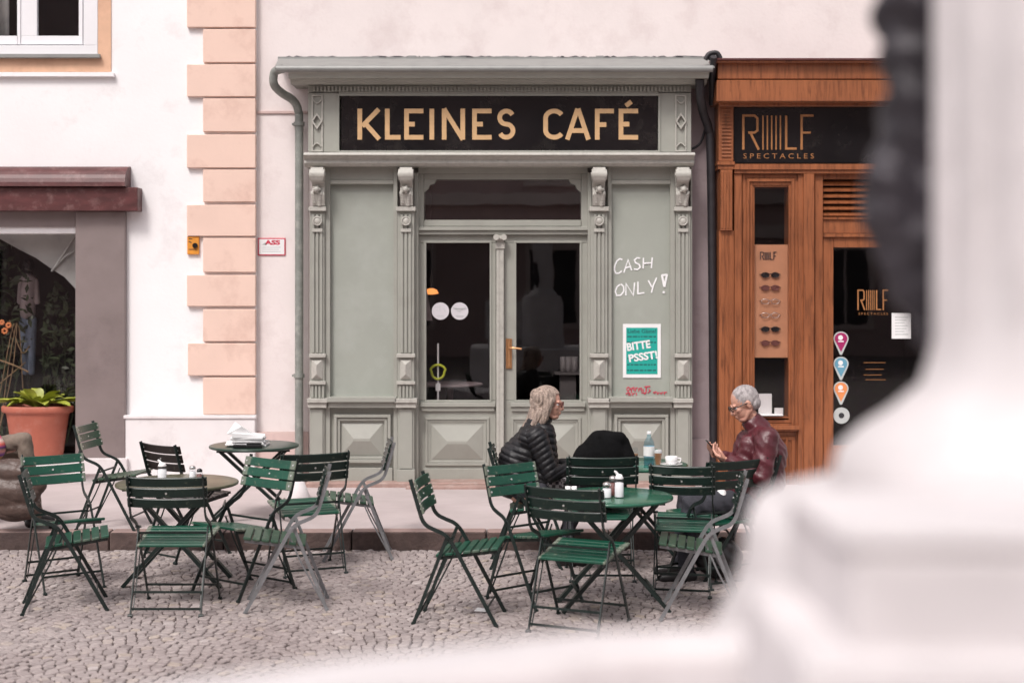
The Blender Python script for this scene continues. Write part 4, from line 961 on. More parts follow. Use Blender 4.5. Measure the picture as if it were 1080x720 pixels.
def chair(px,d,deg,label,wide=0,frame='fgreen',slat='slat',z=0.0,x=None,tilt=0,sc_=1.0):
    P=chair_meshes(wide,frame,slat); key=(wide,frame,slat)
    root=empty('folding_chair',label,'chair',(X(px,d) if x is None else x,d,z),R(deg),CHG)
    root.scale=(sc_,sc_,sc_)
    for nm,o in P:
        c=o if key not in first else o.copy()
        if key in first: COL.objects.link(c)
        c.parent=root
    first.add(key); return root
G0=.006
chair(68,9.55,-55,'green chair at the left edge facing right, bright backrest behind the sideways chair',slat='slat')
chair(74,8.94,17,'green chair far left seen from the side, dark backrest on its left',slat='slat_shaded')
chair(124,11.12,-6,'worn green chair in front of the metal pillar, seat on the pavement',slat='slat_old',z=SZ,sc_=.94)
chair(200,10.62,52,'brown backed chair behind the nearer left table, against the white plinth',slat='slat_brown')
chair(186,8.93,90,'wide dark backed chair nearest on the left, pushed under the round table',wide=1,slat='slat_shaded')
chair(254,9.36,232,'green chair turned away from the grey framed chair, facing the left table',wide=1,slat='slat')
chair(323,10.12,112,'wide green chair with shaded back facing the cafe, between the two grey framed chairs',wide=1,slat='slat_shaded')
chair(298,8.96,187,'grey framed chair nearest the camera on the left, seen from its side',frame='fgrey',slat='slat_shaded')
chair(373,10.60,187,'grey framed chair by the kerb in front of the cafe side panel',frame='fgrey',slat='slat_shaded')
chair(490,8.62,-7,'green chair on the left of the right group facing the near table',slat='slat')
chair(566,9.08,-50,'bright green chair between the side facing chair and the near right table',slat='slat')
chair(612,8.44,66,'wide dark backed chair nearest on the right, pushed under the round table',wide=1,slat='slat_shaded',frame='fgreen')
chair(736,8.72,172,'grey framed chair right of the near table, partly hidden by the white stone',frame='fgrey',slat='slat_shaded')
chair(722,9.46,79,'green chair with shaded back behind the right rim of the near right table, three slats showing',slat='slat_shaded')
chair(752,9.72,118,'wide dark chair with riveted back in front of the man',wide=1,slat='slat_shaded')
chair(633,9.93,90,'wide dark chair with a black coat heaped over its back',wide=1,slat='slat_shaded')
chair(0,10.28,0,'chair the blonde woman sits on',x=.13,slat='slat_shaded')
chair(0,9.86,180,'chair the man in burgundy leather sits on',x=1.53,slat='slat_shaded')
chair(0,11.15,-5,'chair at the left edge under the person in striped top',x=-4.42,slat='slat_shaded',z=SZ)

def table(px,d,dia,h,label,top='tabletop',z=0,rot=0,xl=1.0):
    T_=Thing('folding_table',label,'table',(X(px,d),d,z)); o=T_.o; r=dia/2
    T_.o['group']='round folding cafe tables'; T_.b=Vector((0,0,0)); o.rotation_euler=(0,0,R(rot))
    m=MB(); m.lathe([(r*.3,h-.020),(r-.012,h-.022),(r-.002,h-.018),(r,h-.010),(r-.002,h-.003),(r-.012,h),(r*.3,h)],0,0,56); t_=T_.part(m,'tabletop',top)
    for yy in (-.16,.16): m=MB(); m.bar((-r*.8,yy,h-.032),(r*.8,yy,h-.032),.022,.018); T_.part(m,'top_rail','fgreen')
    for s,yo in ((1,.175),(1,-.175),(-1,.145),(-1,-.145)):
        m=MB(); m.bar((-s*.26,yo,h-.03),(s*.33,yo,0.004),.024,.046,up=(0,1,0)); T_.part(m,'leg','fgreen')
    m=MB(); m.bar((.33*.72,-.175,.13),(.33*.72,.175,.13),.012,.02); T_.part(m,'stretcher','fgreen')
    m=MB(); m.bar((-.33*.72,-.145,.13),(-.33*.72,.145,.13),.012,.02); T_.part(m,'stretcher','fgreen')
    m=MB(); m.tube([(.03,-.18,h*.46),(.03,.18,h*.46)],.008,8); T_.part(m,'stretcher','fgreen')
    return T_
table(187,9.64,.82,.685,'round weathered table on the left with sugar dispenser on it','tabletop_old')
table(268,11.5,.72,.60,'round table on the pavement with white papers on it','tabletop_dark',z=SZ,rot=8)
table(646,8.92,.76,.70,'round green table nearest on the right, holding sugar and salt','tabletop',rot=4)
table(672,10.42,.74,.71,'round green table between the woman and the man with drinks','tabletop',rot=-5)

# tableware --------------------------------------------------------
def lat(name,label,cat,px,d,z,parts,group=None):
    T_=Thing(name,label,cat,(X(px,d),d,z),group); T_.b=Vector((0,0,0))
    for nm,prof,mt in parts:
        m=MB(); m.lathe(prof,0,0,20); T_.part(m,nm,mt)
    return T_
zA=.7015
def shaker(px,d,z,fill,label,r=.022,h=.075,lid='steel',name='shaker',grp=None):
    lat(name,label,'shaker',px,d,z,[('glass_body',[(r,0),(r*1.02,h*.1),(r,h*.9),(r*.8,h)],'clearglass'),('filling',[(r*.86,.004),(r*.86,h*.75),(r*.5,h*.8)],fill),('lid',[(r*.85,h),(r*.9,h+.006),(r*.75,h+.018),(r*.2,h+.024)],lid)],grp)
def dispenser(px,d,z,label,r=.033,h=.13):
    T_=Thing('sugar_dispenser',label,'sugar dispenser',(X(px,d),d,z)); T_.b=Vector((0,0,0))
    m=MB(); m.lathe([(r,0),(r*1.03,.01),(r*.98,h*.7),(r*.8,h*.8)],0,0,20); T_.part(m,'glass_body','clearglass')
    m=MB(); m.lathe([(r*.88,.004),(r*.86,h*.62),(r*.3,h*.66)],0,0,20); T_.part(m,'filling','saltfill')
    m=MB(); m.lathe([(r*.84,h*.8),(r*.84,h*.84),(r*.55,h*.98),(r*.2,h)],0,0,20); m.tube([(-.004,0,h*.92),(-.02,0,h*1.08),(-.03,0,h*1.12)],[.010,.008,.006],8); T_.part(m,'lid','saltfill')
dispenser(171,9.64,zA-.015,'white topped sugar dispenser on the left weathered table')
shaker(203,9.64,zA-.015,'saltfill','small salt shaker beside the brown jar on the left table',r=.024,h=.085)
shaker(210.5,9.60,zA-.015,'brownjar','small brown jar on the left weathered table',r=.022,h=.07,lid='plastic_black',name='spice_jar')
shaker(640,8.80,zA,'saltfill','salt shaker left of the brown jar on the near right table',r=.030,h=.075)
shaker(646.5,8.90,zA,'brownjar','brown filled jar with steel lid between shaker and sugar dispenser',r=.028,h=.10,name='spice_jar')
dispenser(653,8.82,zA,'tall white sugar dispenser on the near right table',r=.031,h=.145)
for i,(a,lb) in enumerate(((599,'left of two small white cups at the left rim of the near right table'),(605.5,'right of two small white cups at the left rim of the near right table'))):
    lat('small_cup',lb,'cup',a,8.95,zA,[('cup_body',[(.014,0),(.018,.05),(.015,.05),(.012,.006)],'porcelain')],'small white cups')
zB=.7115
B=Thing('water_bottle','clear blue water bottle with white label on the far right table','bottle',(X(684.5,10.35),10.35,zB)); B.b=Vector((0,0,0))
m=MB(); m.lathe([(.038,0),(.040,.01),(.040,.14),(.034,.17),(.016,.20),(.014,.225)],0,0,24); B.part(m,'bottle_body','bluegl')
m=MB(); m.lathe([(.041,.065),(.041,.135)],0,0,24,cap=False); B.part(m,'paper_label','paper')
m=MB(); m.lathe([(.015,.222),(.016,.24),(.014,.242)],0,0,16); B.part(m,'cap','porcelain')
m=MB(); m.lathe([(.035,.004),(.036,.06)],0,0,20); B.part(m,'water',M['bluegl'])
lat('stemmed_glass','small glass of brown drink left of the water bottle','glass',670,10.30,zB,[('glass_bowl',[(.018,.03),(.024,.07),(.02,.12),(.018,.13)],'clearglass'),('foot',[(.024,0),(.024,.004),(.005,.01),(.005,.032)],'clearglass'),('drink',[(.016,.034),(.021,.07),(.02,.085)],'coffee')])
lat('latte_glass','glass of milky coffee between the bottle and the white cup','glass',694,10.30,zB,[('glass_body',[(.020,0),(.022,.01),(.030,.11),(.028,.115)],'clearglass'),('drink',[(.018,.006),(.027,.09)],'coffee'),('foam',[(.0272,.0905),(.028,.108)],'saltfill')])
C_=Thing('coffee_cup','white coffee cup on a saucer on the far right table','cup',(X(708,10.28),10.28,zB)); C_.b=Vector((0,0,0))
m=MB(); m.lathe([(.03,.012),(.042,.03),(.046,.068),(.043,.068),(.038,.03),(.02,.02)],0,0,24); m.tube(sm([(.044,0,.055),(.068,0,.052),(.064,0,.03),(.042,0,.03)]),.005,8); C_.part(m,'cup_body','porcelain')
m=MB(); m.lathe([(.03,0),(.045,.004),(.082,.014),(.082,.017),(.045,.009),(.01,.008)],0,0,28); C_.part(m,'saucer','porcelain')
m=MB(); xx=X(507,8.8); m.add([(xx-.04,8.78,.006),(xx+.03,8.76,.006),(xx+.04,8.82,.009),(xx-.02,8.84,.012),(xx-.04,8.78,.010),(xx+.03,8.76,.010),(xx+.04,8.82,.013),(xx-.02,8.84,.016)],[(3,2,1,0),(4,5,6,7),(0,1,5,4),(1,2,6,5),(2,3,7,6),(3,0,4,7)]); tag(m.build('paper_scrap','paper'),'small white paper scrap lying on the cobbles under the side facing chair','litter')
# papers
m=MB(); rs=random.Random(6); zc=SZ+.602
for k in range(7):
    cx_,cy_=X(262+rs.uniform(-3,3),11.5),11.45+rs.uniform(-.03,.03); a=rs.uniform(-.3,.3); L,W_=.13+.02*(k<3),.09; z0_=zc+.012*k
    pts=[(cx_+u*L*math.cos(a)-v*W_*math.sin(a),cy_+u*L*math.sin(a)+v*W_*math.cos(a)) for u,v in ((-1,-1),(1,-1),(1,1),(-1,1))]
    m.add([(*pts[0],z0_),(*pts[1],z0_),(*pts[2],z0_),(*pts[3],z0_),(*pts[0],z0_+.011+.025*(k==6)),(*pts[1],z0_+.011),(*pts[2],z0_+.011),(*pts[3],z0_+.011+.03*(k==6))],[(3,2,1,0),(4,5,6,7),(0,1,5,4),(1,2,6,5),(2,3,7,6),(3,0,4,7)])
m.add([(X(243,11.5),11.35,zc+.10),(X(258,11.5),11.35,zc+.16),(X(280,11.5),11.4,zc+.05),(X(262,11.5),11.5,zc+.08),(X(250,11.5),11.42,zc+.19)],[(0,2,1),(1,2,4),(0,4,3),(0,3,2),(3,4,2),(0,1,4)])
tag(m.build('paper_pile','paper'),'white folded papers heaped on the pavement table','papers')
m=MB(); m.box(X(252,11.5),X(282,11.5),11.24,11.30,zc,zc+.025); m.box(X(266,11.5),X(281,11.5),11.245,11.295,zc+.0255,zc+.04); tag(m.build('menu_holder','plastic_black',bevel=.004),'flat black menu holder in front of the white papers','menu holder')
lat('paper_cone','small white cone lamp cover under the wide dark chair by the kerb','cone',315,12.6,SZ,[('cone_body',[(.10,0),(.10,.02),(.045,.16),(.02,.165)],'sill_white')])

# ------------------------------------------------------------------ organic shapes
def organic(name,mb,m,parent=None,voxel=.008,smooth=4,fn=None):
    me=bpy.data.meshes.new(name); me.from_pydata(mb.v,[],mb.f); me.update()
    bm=bmesh.new(); bm.from_mesh(me); bmesh.ops.remove_doubles(bm,verts=bm.verts,dist=1e-5); bmesh.ops.recalc_face_normals(bm,faces=bm.faces); bm.to_mesh(me); bm.free()
    o=bpy.data.objects.new(name,me); COL.objects.link(o)
    r=o.modifiers.new('r','REMESH'); r.mode='VOXEL'; r.voxel_size=voxel; r.use_smooth_shade=True
    if smooth: s=o.modifiers.new('s','SMOOTH'); s.factor=.5; s.iterations=smooth
    dg=bpy.context.evaluated_depsgraph_get(); ev=bpy.data.meshes.new_from_object(o.evaluated_get(dg)); o.modifiers.clear(); o.data=ev; bpy.data.meshes.remove(me); ev.name=name
    if fn:
        nm=[v.normal.copy() for v in ev.vertices]
        for v,n_ in zip(ev.vertices,nm): v.co=v.co+n_*fn(v.co,n_)
    for p in ev.polygons: p.use_smooth=True
    ev.materials.clear(); ev.materials.append(M[m] if isinstance(m,str) else m)
    if parent: o.parent=parent
    return o
def V(*a): return Vector(a)
def head(mb,c,f,up,w=1.0):
    """c centre of skull, f facing dir, up vector"""
    f=f.normalized(); up=(up-f*up.dot(f)).normalized(); s=f.cross(up)
    Rm=Matrix((f,s,up)).transposed()
    def P(a,b,cc): return c+f*a+s*b+up*cc
    mb.ball(c+f*(-.012)+up*.02,(.098,.077,.098),20,14,Rm)      # cranium
    mb.ball(P(.030,0,-.035),(.064,.060,.080),18,12,Rm)          # face
    mb.ball(P(.048,0,-.095),(.036,.042,.026),14,10,Rm)           # chin
    for q in (-1,1):
        mb.cap(P(-.005,q*.055,-.055),P(.045,q*.030,-.100),.018,.016)   # jaw
        mb.ball(P(.062,q*.036,-.030),(.020,.022,.018),10,8,Rm)   # cheek
        mb.ball(P(-.008,q*.078,-.010),(.018,.010,.030),10,8,Rm)  # ear
        mb.ball(P(.082,q*.032,.012),(.012,.026,.010),10,8,Rm)    # brow
    mb.cap(P(.090,0,.008),P(.106,0,-.038),.009,.013); mb.ball(P(.100,0,-.042),(.014,.017,.011),10,8,Rm)
    mb.ball(P(.088,0,-.066),(.011,.024,.007),10,6,Rm); mb.ball(P(.085,0,-.078),(.011,.020,.007),10,6,Rm)
    return P,Rm
def hand(mb,wr,dirv,pn,side,curl=.8,L=.17):
    """wr wrist, dirv towards fingers, pn palm normal (palm faces), side=thumb side dir"""
    d=dirv.normalized(); pn=(pn-d*pn.dot(d)).normalized(); sd=d.cross(pn)
    if sd.dot(side)<0: sd=-sd
    pe=wr+d*.085
    for k in (-.027,-.009,.009,.027): mb.cap(wr+sd*k*.6,pe+sd*k,.014,.012,10)
    for i,k in enumerate((.028,.010,-.009,-.027)):
        Ls=(.040,.045,.042,.033)[i]; a=pe+sd*k; dd=d.copy(); ang=curl*(.55+.12*i)
        for j,(ll,r) in enumerate(((Ls,.0092),(Ls*.68,.0082),(Ls*.55,.0072))):
            dd=(dd*math.cos(ang)+pn*math.sin(ang)*1.0); dd.normalize(); b=a+dd*ll; mb.cap(a,b,r+.0006,r,8); a=b
            ang=curl*.7
            # rotate frame
            dd=dd
            base=d
            pnn=pn
    t=wr+d*.028+sd*.028; t2=t+(d*.6+sd*.55+pn*.5).normalized()*.042; t3=t2+(d*.8+sd*.0+pn*.5).normalized()*.034
    mb.cap(t,t2,.013,.010,8); mb.cap(t2,t3,.010,.008,8)
def eyes(P,Rm,parent):
    m=MB()
    for q in (-1,1): m.ball(P(.074,q*.031,-.006),(.012,.013,.009),12,8,Rm)
    m.build('eye','porcelain',parent)
    m=MB()
    for q in (-1,1): m.ball(P(.084,q*.031,-.006),(.0035,.006,.006),10,6,Rm)
    m.build('iris','ink',parent)
def glasses(P,parent,mt='plastic_black'):
    m=MB()
    for q in (-1,1):
        m.tube([P(.104,q*.034+.025*math.cos(a*.524),-.006+.018*math.sin(a*.524)) for a in range(12)],.0032,6,closed=True)
        m.tube([P(.104,q*.058,.002),P(.075,q*.074,.003),P(.0,q*.084,.002),P(-.02,q*.084,-.012)],.0036,6)
    m.tube([P(.106,-.010,-.002),P(.110,0,.001),P(.106,.010,-.002)],.003,6)
    m.build('glasses',mt,parent)
def puff(axis_o,axis_d,pitch,amp):
    def f(co,n):
        t=(co-axis_o).dot(axis_d)/pitch; fr=t-math.floor(t)
        return amp*(math.sqrt(max(0,math.sin(math.pi*fr)))-1)
    return f

# ---------------- man
def build_man():
    y=9.42
    b=MB(); HC=V(1.575,y-.02,1.222); fdir=V(-1,-.10,-.42); up=V(-.38,0,1)
    P,Rm=head(b,HC,fdir,up)
    b.cap(V(1.665,y,1.06),V(1.60,y,1.15),.062,.055); b.cap(V(1.68,y,.98),V(1.64,y,.62),.07,.09)
    # shoulders, arms inside sleeves
    sL=V(1.70,y-.19,.985); eL=V(1.655,y-.25,.745); wL=V(1.455,y-.10,.835)
    sR=V(1.70,y+.19,.985); eR=V(1.64,y+.25,.745); wR=V(1.44,y+.09,.845)
    for s,e,w_ in ((sL,eL,wL),(sR,eR,wR)):
        b.cap(V(1.68,y,.96),s+V(0,0,-.02),.05,.045); b.cap(s+V(0,0,-.02),e,.045,.04); b.cap(e,w_,.04,.026)
    hand(b,wL,V(-.09,.055,.03),V(.1,.4,.8),V(-.2,.4,.6),1.1)
    hand(b,wR,V(-.09,-.035,.02),V(.1,-.5,.8),V(-.2,-.4,.6),1.1)
    # legs core
    for s in (-1,1):
        b.cap(V(1.60,y+s*.10,.54),V(1.20,y+s*.13,.53),.085,.06); b.cap(V(1.20,y+s*.13,.51),V(1.16,y+s*.14,.10),.055,.04)
    body=organic('person',b,'skin',None,.0042,2)
    tag(body,'seated man with short silver hair, glasses and burgundy leather jacket looking at his phone','person')
    eyes(P,Rm,body); glasses(P,body)
    # hair
    h=MB(); f=fdir.normalized(); upv=(up-f*up.dot(f)).normalized(); s=f.cross(upv)
    h.ball(P(-.018,0,.027),(.099,.080,.095),22,16,Rm); h.ball(P(-.055,0,-.02),(.056,.071,.060),16,12,Rm)
    cut=MB()
    def cutf(co): 
        q=co-HC; a=q.dot(f); c=q.dot(upv); return a>.068+.25*(c-.05) 
    hr=organic('hair',h,'greyhair',body,.005,4,lambda co,n:(.0012*math.sin(co.x*310+co.z*120)*math.sin(co.y*260+co.z*200)))
    bm=bmesh.new(); bm.from_mesh(hr.data)
    kill=[v for v in bm.verts if (lambda a,c,sd:(a>.055 and c<.075) or (a>-.005 and c<.0) or (a>-.03 and c<-.03) or c<-.07)((v.co-HC).dot(f),(v.co-HC).dot(upv),0)]
    bmesh.ops.delete(bm,geom=kill,context='VERTS'); bm.to_mesh(hr.data); bm.free()
    # jacket
    j=MB()
    j.ball(V(1.70,y,.97),(.13,.20,.10),20,14); j.ball(V(1.725,y,.86),(.150,.205,.17),20,14); j.ball(V(1.705,y,.70),(.160,.195,.17),20,14); j.ball(V(1.66,y,.585),(.165,.195,.10),20,14); j.ball(V(1.60,y,.54),(.20,.20,.115),20,14)
    j.cap(V(1.60,y-.09,.95),V(1.55,y-.09,.66),.07,.09); j.cap(V(1.60,y+.09,.95),V(1.55,y+.09,.66),.07,.09)
    j.cap(V(1.675,y,1.035),V(1.640,y,1.085),.090,.074); j.cap(V(1.69,y-.14,.985),V(1.69,y+.14,.985),.085,.085)
    for s_,e,w_ in ((sL,eL,wL),(sR,eR,wR)):
        j.cap(s_,e,.085,.068); j.cap(e,w_+(e-w_).normalized()*.02,.068,.046)
    def wr(co,n): return .0035*math.sin(co.x*30+co.z*46+2*math.sin(co.y*20))+.002*math.sin(co.z*95+co.x*60+3*math.sin(co.y*25))
    organic('jacket',j,'leather',body,.008,5,wr)
    t=MB()
    for s_ in (-1,1):
        t.cap(V(1.62,y+s_*.10,.545),V(1.20,y+s_*.13,.535),.100,.075); t.cap(V(1.20,y+s_*.13,.52),V(1.16,y+s_*.14,.12),.072,.058)
    t.ball(V(1.63,y,.56),(.15,.18,.10))
    organic('trousers',t,'denim_dark',body,.009,4,lambda co,n:.004*math.sin(co.x*70+co.z*60))
    for s_ in (-1,1):
        sh=MB(); c=V(1.13,y+s_*.14,.045); sh.cap(c+V(.06,0,.005),c+V(-.13,0,-.01),.045,.036); sh.cap(c+V(.04,0,.0),c+V(.03,0,.06),.045,.042); organic('shoe',sh,'shoe',body,.006,3)
    sh=MB(); sh.ball(V(1.405,y-.11,.575),(.045,.07,.07)); organic('shirt',sh,'paper',body,.008,3)
    # phone: held, its own thing
    m=MB(); c=V(1.362,y-.005,.905); d1=V(-.45,0,.55).normalized(); d2=V(0,1,0); d3=d1.cross(d2)
    m.bar(c-d1*.075,c+d1*.075,.072,.009,up=d3); tag(m.build('phone','plastic_black',bevel=.003),'black phone held in the hands of the man','phone').location=(.03,.43,-.02)
    body.location=(.03,.43,-.02)
build_man()

# ---------------- woman
def build_woman():
    y=10.30
    b=MB(); HC=V(.262,y,1.165); fdir=V(1,-.18,-.05); up=V(.06,0,1)
    P,Rm=head(b,HC,fdir,up)
    b.cap(V(.175,y,1.0),V(.235,y,1.08),.052,.05); b.cap(V(.14,y,.93),V(.03,y,.58),.06,.08)
    sL=V(.185,y-.165,.93); eL=V(.275,y-.20,.675); wL=V(.47,y-.06,.715)
    sR=V(.175,y+.165,.93); eR=V(.27,y+.20,.675); wR=V(.47,y+.07,.715)
    for s,e,w_ in ((sL,eL,wL),(sR,eR,wR)):
        b.cap(V(.14,y,.91),s+V(-.01,0,-.02),.045,.040); b.cap(s+V(-.01,0,-.02),e,.040,.036); b.cap(e,w_,.036,.023)
    hand(b,wL,V(.09,.04,.0),V(0,.2,-1),V(0,1,.2),.35); hand(b,wR,V(.09,-.04,0),V(0,-.2,-1),V(0,-1,.2),.35)
    for s in (-1,1):
        b.cap(V(.06,y+s*.09,.53),V(.47,y+s*.08,.53),.085,.055); b.cap(V(.47,y+s*.08,.52),V(.38,y+s*.09,.10),.05,.030)
    body=organic('person',b,'skin2',None,.0045,2)
    tag(body,'seated woman with half tied ash blonde hair in a black quilted jacket','person'); eyes(P,Rm,body); glasses(P,body,'brownjar')
    f=fdir.normalized(); upv=(up-f*up.dot(f)).normalized(); s=f.cross(upv)
    h=MB(); h.ball(P(-.015,0,.026),(.106,.096,.100),22,16,Rm); h.ball(P(-.012,.0,-.03),(.045,.096,.06),16,12,Rm); h.ball(P(-.088,0,.050),(.046,.052,.048),14,10,Rm); h.ball(P(-.105,0,.005),(.032,.045,.04),14,10,Rm)
    h.ball(P(-.06,0,-.03),(.066,.082,.08),16,12,Rm)
    for q in (-1,1):
        h.cap(P(.03,q*.075,.02),P(-.01,q*.080,-.11),.026,.028); h.cap(P(-.01,q*.080,-.11),P(-.03,q*.088,-.165),.028,.010); h.cap(P(-.04,q*.065,-.08),P(-.09,q*.08,-.165),.045,.020)
    h.cap(P(-.075,0,-.06),P(-.155,0,-.21),.062,.022); h.cap(P(-.08,.03,-.06),P(-.12,.07,-.22),.04,.014); h.cap(P(-.08,-.03,-.06),P(-.18,-.05,-.19),.04,.012)
    hr=organic('hair',h,'blonde',body,.005,3,lambda co,n:.0022*math.sin(co.x*260+co.y*230+6*math.sin(co.z*14)))
    bm=bmesh.new(); bm.from_mesh(hr.data)
    kill=[v for v in bm.verts if (lambda a,c,sd:(a>.062 and c<.07 ) or (a>.035 and c<.02 and sd<.062))((v.co-HC).dot(f),(v.co-HC).dot(upv),abs((v.co-HC).dot(s)))]
    bmesh.ops.delete(bm,geom=kill,context='VERTS'); bm.to_mesh(hr.data); bm.free()
    m=MB(); m.tube(sm([P(-.09,-.05,.07),P(-.115,0,.055),P(-.12,.0,.02),P(-.09,-.05,.0)]),.008,8); m.tube([P(-.10,-.05,.06),P(-.11,-.045,.0)],.008,8); m.build('hair_clip','plastic_black',body)
    ax=V(.32,0,1).normalized()
    j=MB(); j.ball(V(.145,y,.905),(.125,.185,.10),20,14); j.ball(V(.10,y,.80),(.150,.190,.16),20,14); j.ball(V(.055,y,.66),(.150,.190,.14),20,14); j.ball(V(.04,y,.555),(.165,.195,.09),20,14)
    j.cap(V(.225,y-.05,.94),V(.24,y-.05,.64),.095,.11); j.cap(V(.225,y+.05,.94),V(.24,y+.05,.64),.095,.11)
    j.cap(V(.175,y,.985),V(.215,y,1.045),.092,.080); j.cap(V(.13,y-.12,.92),V(.13,y+.12,.92),.09,.09); j.ball(V(.035,y,.74),(.14,.18,.17))
    organic('jacket',j,'puffer',body,.007,4,puff(V(0,y,0),ax,.044,.010))
    for s_,e,w_ in ((sL,eL,wL),(sR,eR,wR)):
        a_=MB(); a_.cap(s_+V(-.01,0,.0),e,.088,.064); a_.cap(e,w_,.064,.042); d_=(e-s_).normalized()
        organic('sleeve',a_,'puffer',body,.007,3,puff(s_,d_*.75+V(.35,0,-.2),.044,.009))
    t=MB()
    for s_ in (-1,1):
        t.cap(V(.06,y+s_*.09,.545),V(.47,y+s_*.08,.54),.095,.068); t.cap(V(.47,y+s_*.08,.53),V(.39,y+s_*.09,.18),.066,.045)
    organic('trousers',t,'denim_dark',body,.009,4,lambda co,n:.004*math.sin(co.x*70+co.z*60))
    for s_ in (-1,1):
        sh=MB(); c=V(.41,y+s_*.09,.040); sh.cap(c+V(-.06,0,.005),c+V(.11,0,-.012),.040,.030); organic('shoe',sh,'shoe',body,.006,3)
    sc2=MB(); sc2.ball(V(.40,y-.09,.63),(.10,.11,.035)); sc2.ball(V(.33,y-.12,.60),(.09,.06,.05)); o=organic('scarf',sc2,'plaid',None,.008,3,lambda co,n:.006*math.sin(co.x*80+co.y*60)); tag(o,'grey plaid scarf lying on the lap of the blonde woman','scarf')
build_woman()

# ---------------- person at left edge
def build_left():
    y=11.40
    b=MB(); HC=V(-4.38,y,1.42); fdir=V(1,-.2,-.2); up=V(.1,0,1); P,Rm=head(b,HC,fdir,up)
    b.cap(V(-4.45,y,1.20),V(-4.41,y,1.32),.055,.05); b.cap(V(-4.45,y,1.12),V(-4.48,y,.72),.08,.10)
    sL=V(-4.45,y-.18,1.10); eL=V(-4.42,y-.22,.86); wL=V(-4.22,y-.12,.80); sR=V(-4.45,y+.18,1.10); eR=V(-4.42,y+.22,.88); wR=V(-4.22,y+.12,.82)
    for s,e,w_ in ((sL,eL,wL),(sR,eR,wR)):
        b.cap(V(-4.45,y,1.10),s,.05,.045); b.cap(s,e,.046,.037); b.cap(e,w_,.037,.025); hand(b,w_,V(.09,0,-.02),V(0,0,-1),V(0,1 if s.y<y else -1,0),.5)
    for k,kx,kz in ((-1,-3.875,.815),(1,-3.95,.70)):
        b.cap(V(-4.46,y+k*.10,.66),V(kx,y+k*.10,kz-.02),.08,.050); b.cap(V(kx,y+k*.10,kz-.03),V(kx+.09,y+k*.10,SZ+.1),.045,.033)
    body=organic('person',b,'skin2',None,.0055,2); tag(body,'person in rainbow striped top and khaki trousers, cut by the left edge','person'); eyes(P,Rm,body)
    h=MB(); h.ball(P(-.02,0,.03),(.104,.088,.098),18,12,Rm); organic('hair',h,'blonde',body,.007,2)
    j=MB(); j.ball(V(-4.44,y,1.06),(.13,.21,.12)); j.ball(V(-4.40,y,.92),(.20,.20,.17)); j.ball(V(-4.38,y,.76),(.24,.205,.14)); j.cap(V(-4.24,y-.16,1.02),V(-4.09,y-.20,.76),.08,.105)
    for s_,e,w_ in ((sL,eL,wL),(sR,eR,wR)): j.cap(s_,e,.075,.058); j.cap(e,w_,.058,.042)
    body.location=(.085,-.25,0)
    organic('striped_top',j,'stripes',body,.009,4)
    t=MB()
    for k,kx,kz in ((-1,-3.875,.815),(1,-3.95,.70)):
        t.cap(V(-4.46,y+k*.10,.67),V(kx,y+k*.10,kz),.105,.062); t.cap(V(kx,y+k*.10,kz-.01),V(kx+.09,y+k*.10,SZ+.12),.062,.055)
    organic('trousers',t,'khaki',body,.009,4,lambda co,n:.002*math.sin(co.x*60+co.z*70+2*math.sin(co.y*40)))
    for k,kx in ((-1,-3.78),(1,-3.86)):
        sh=MB(); c=V(kx,y+k*.10,SZ+.045); sh.cap(c+V(-.05,0,.0),c+V(.13,0,-.012),.042,.034); organic('shoe',sh,'shoe',body,.007,3)
    j=MB(); j.ball(V(-4.03,y-.30,.60),(.22,.10,.12)); j.ball(V(-4.02,y-.32,.46),(.25,.11,.14)); j.cap(V(-3.92,y-.33,.62),V(-3.80,y-.30,.50),.075,.06); j.ball(V(-3.97,y-.31,.34),(.20,.10,.11))
    o=organic('padded_jacket',j,'brownpuffer',None,.009,4,puff(V(-4,y,0),V(.35,0,1).normalized(),.13,.010)); tag(o,'brown padded jacket hanging off the chair at the left edge','jacket'); o.location=(.19,-.24,-.02)
build_left()
# black coat
c=MB(); y=9.93; x0=X(637,9.9)
c.ball((x0,y,.80),(.17,.13,.21)); c.ball((x0,y,.70),(.19,.13,.16)); c.cap((x0-.03,y-.01,.93),(x0+.11,y-.02,.945),.078,.050); c.cap((x0-.10,y,.80),(x0+.12,y,.80),.12,.085); c.ball((x0,y,.56),(.19,.15,.11)); c.cap((x0+.15,y-.02,.93),(x0+.17,y-.02,.80),.03,.06)
o=organic('black_coat',c,'blackcoat',None,.009,6,lambda co,n:.003*math.sin(co.x*30+co.z*20)*math.sin(co.z*23)); tag(o,'black coat bundled over the back and seat of a wide dark chair','coat')
# bag by the man
c=MB(); yb=9.75; xb=X(758,yb); c.ball((xb,yb,.14),(.17,.10,.13)); c.ball((xb+.03,yb,.20),(.12,.09,.09)); o=organic('shoulder_bag',c,'shoe',None,.008,5,lambda co,n:.005*math.sin(co.x*50+co.z*60)); tag(o,'slouched dark bag on the cobbles below the chair in front of the man','bag')
m=MB(); m.tube(sm([(xb-.10,yb,.24),(xb-.05,yb,.33),(xb+.05,yb,.34),(xb+.10,yb,.24)]),.008,6); hb=m.build('strap','shoe'); hb.parent=o

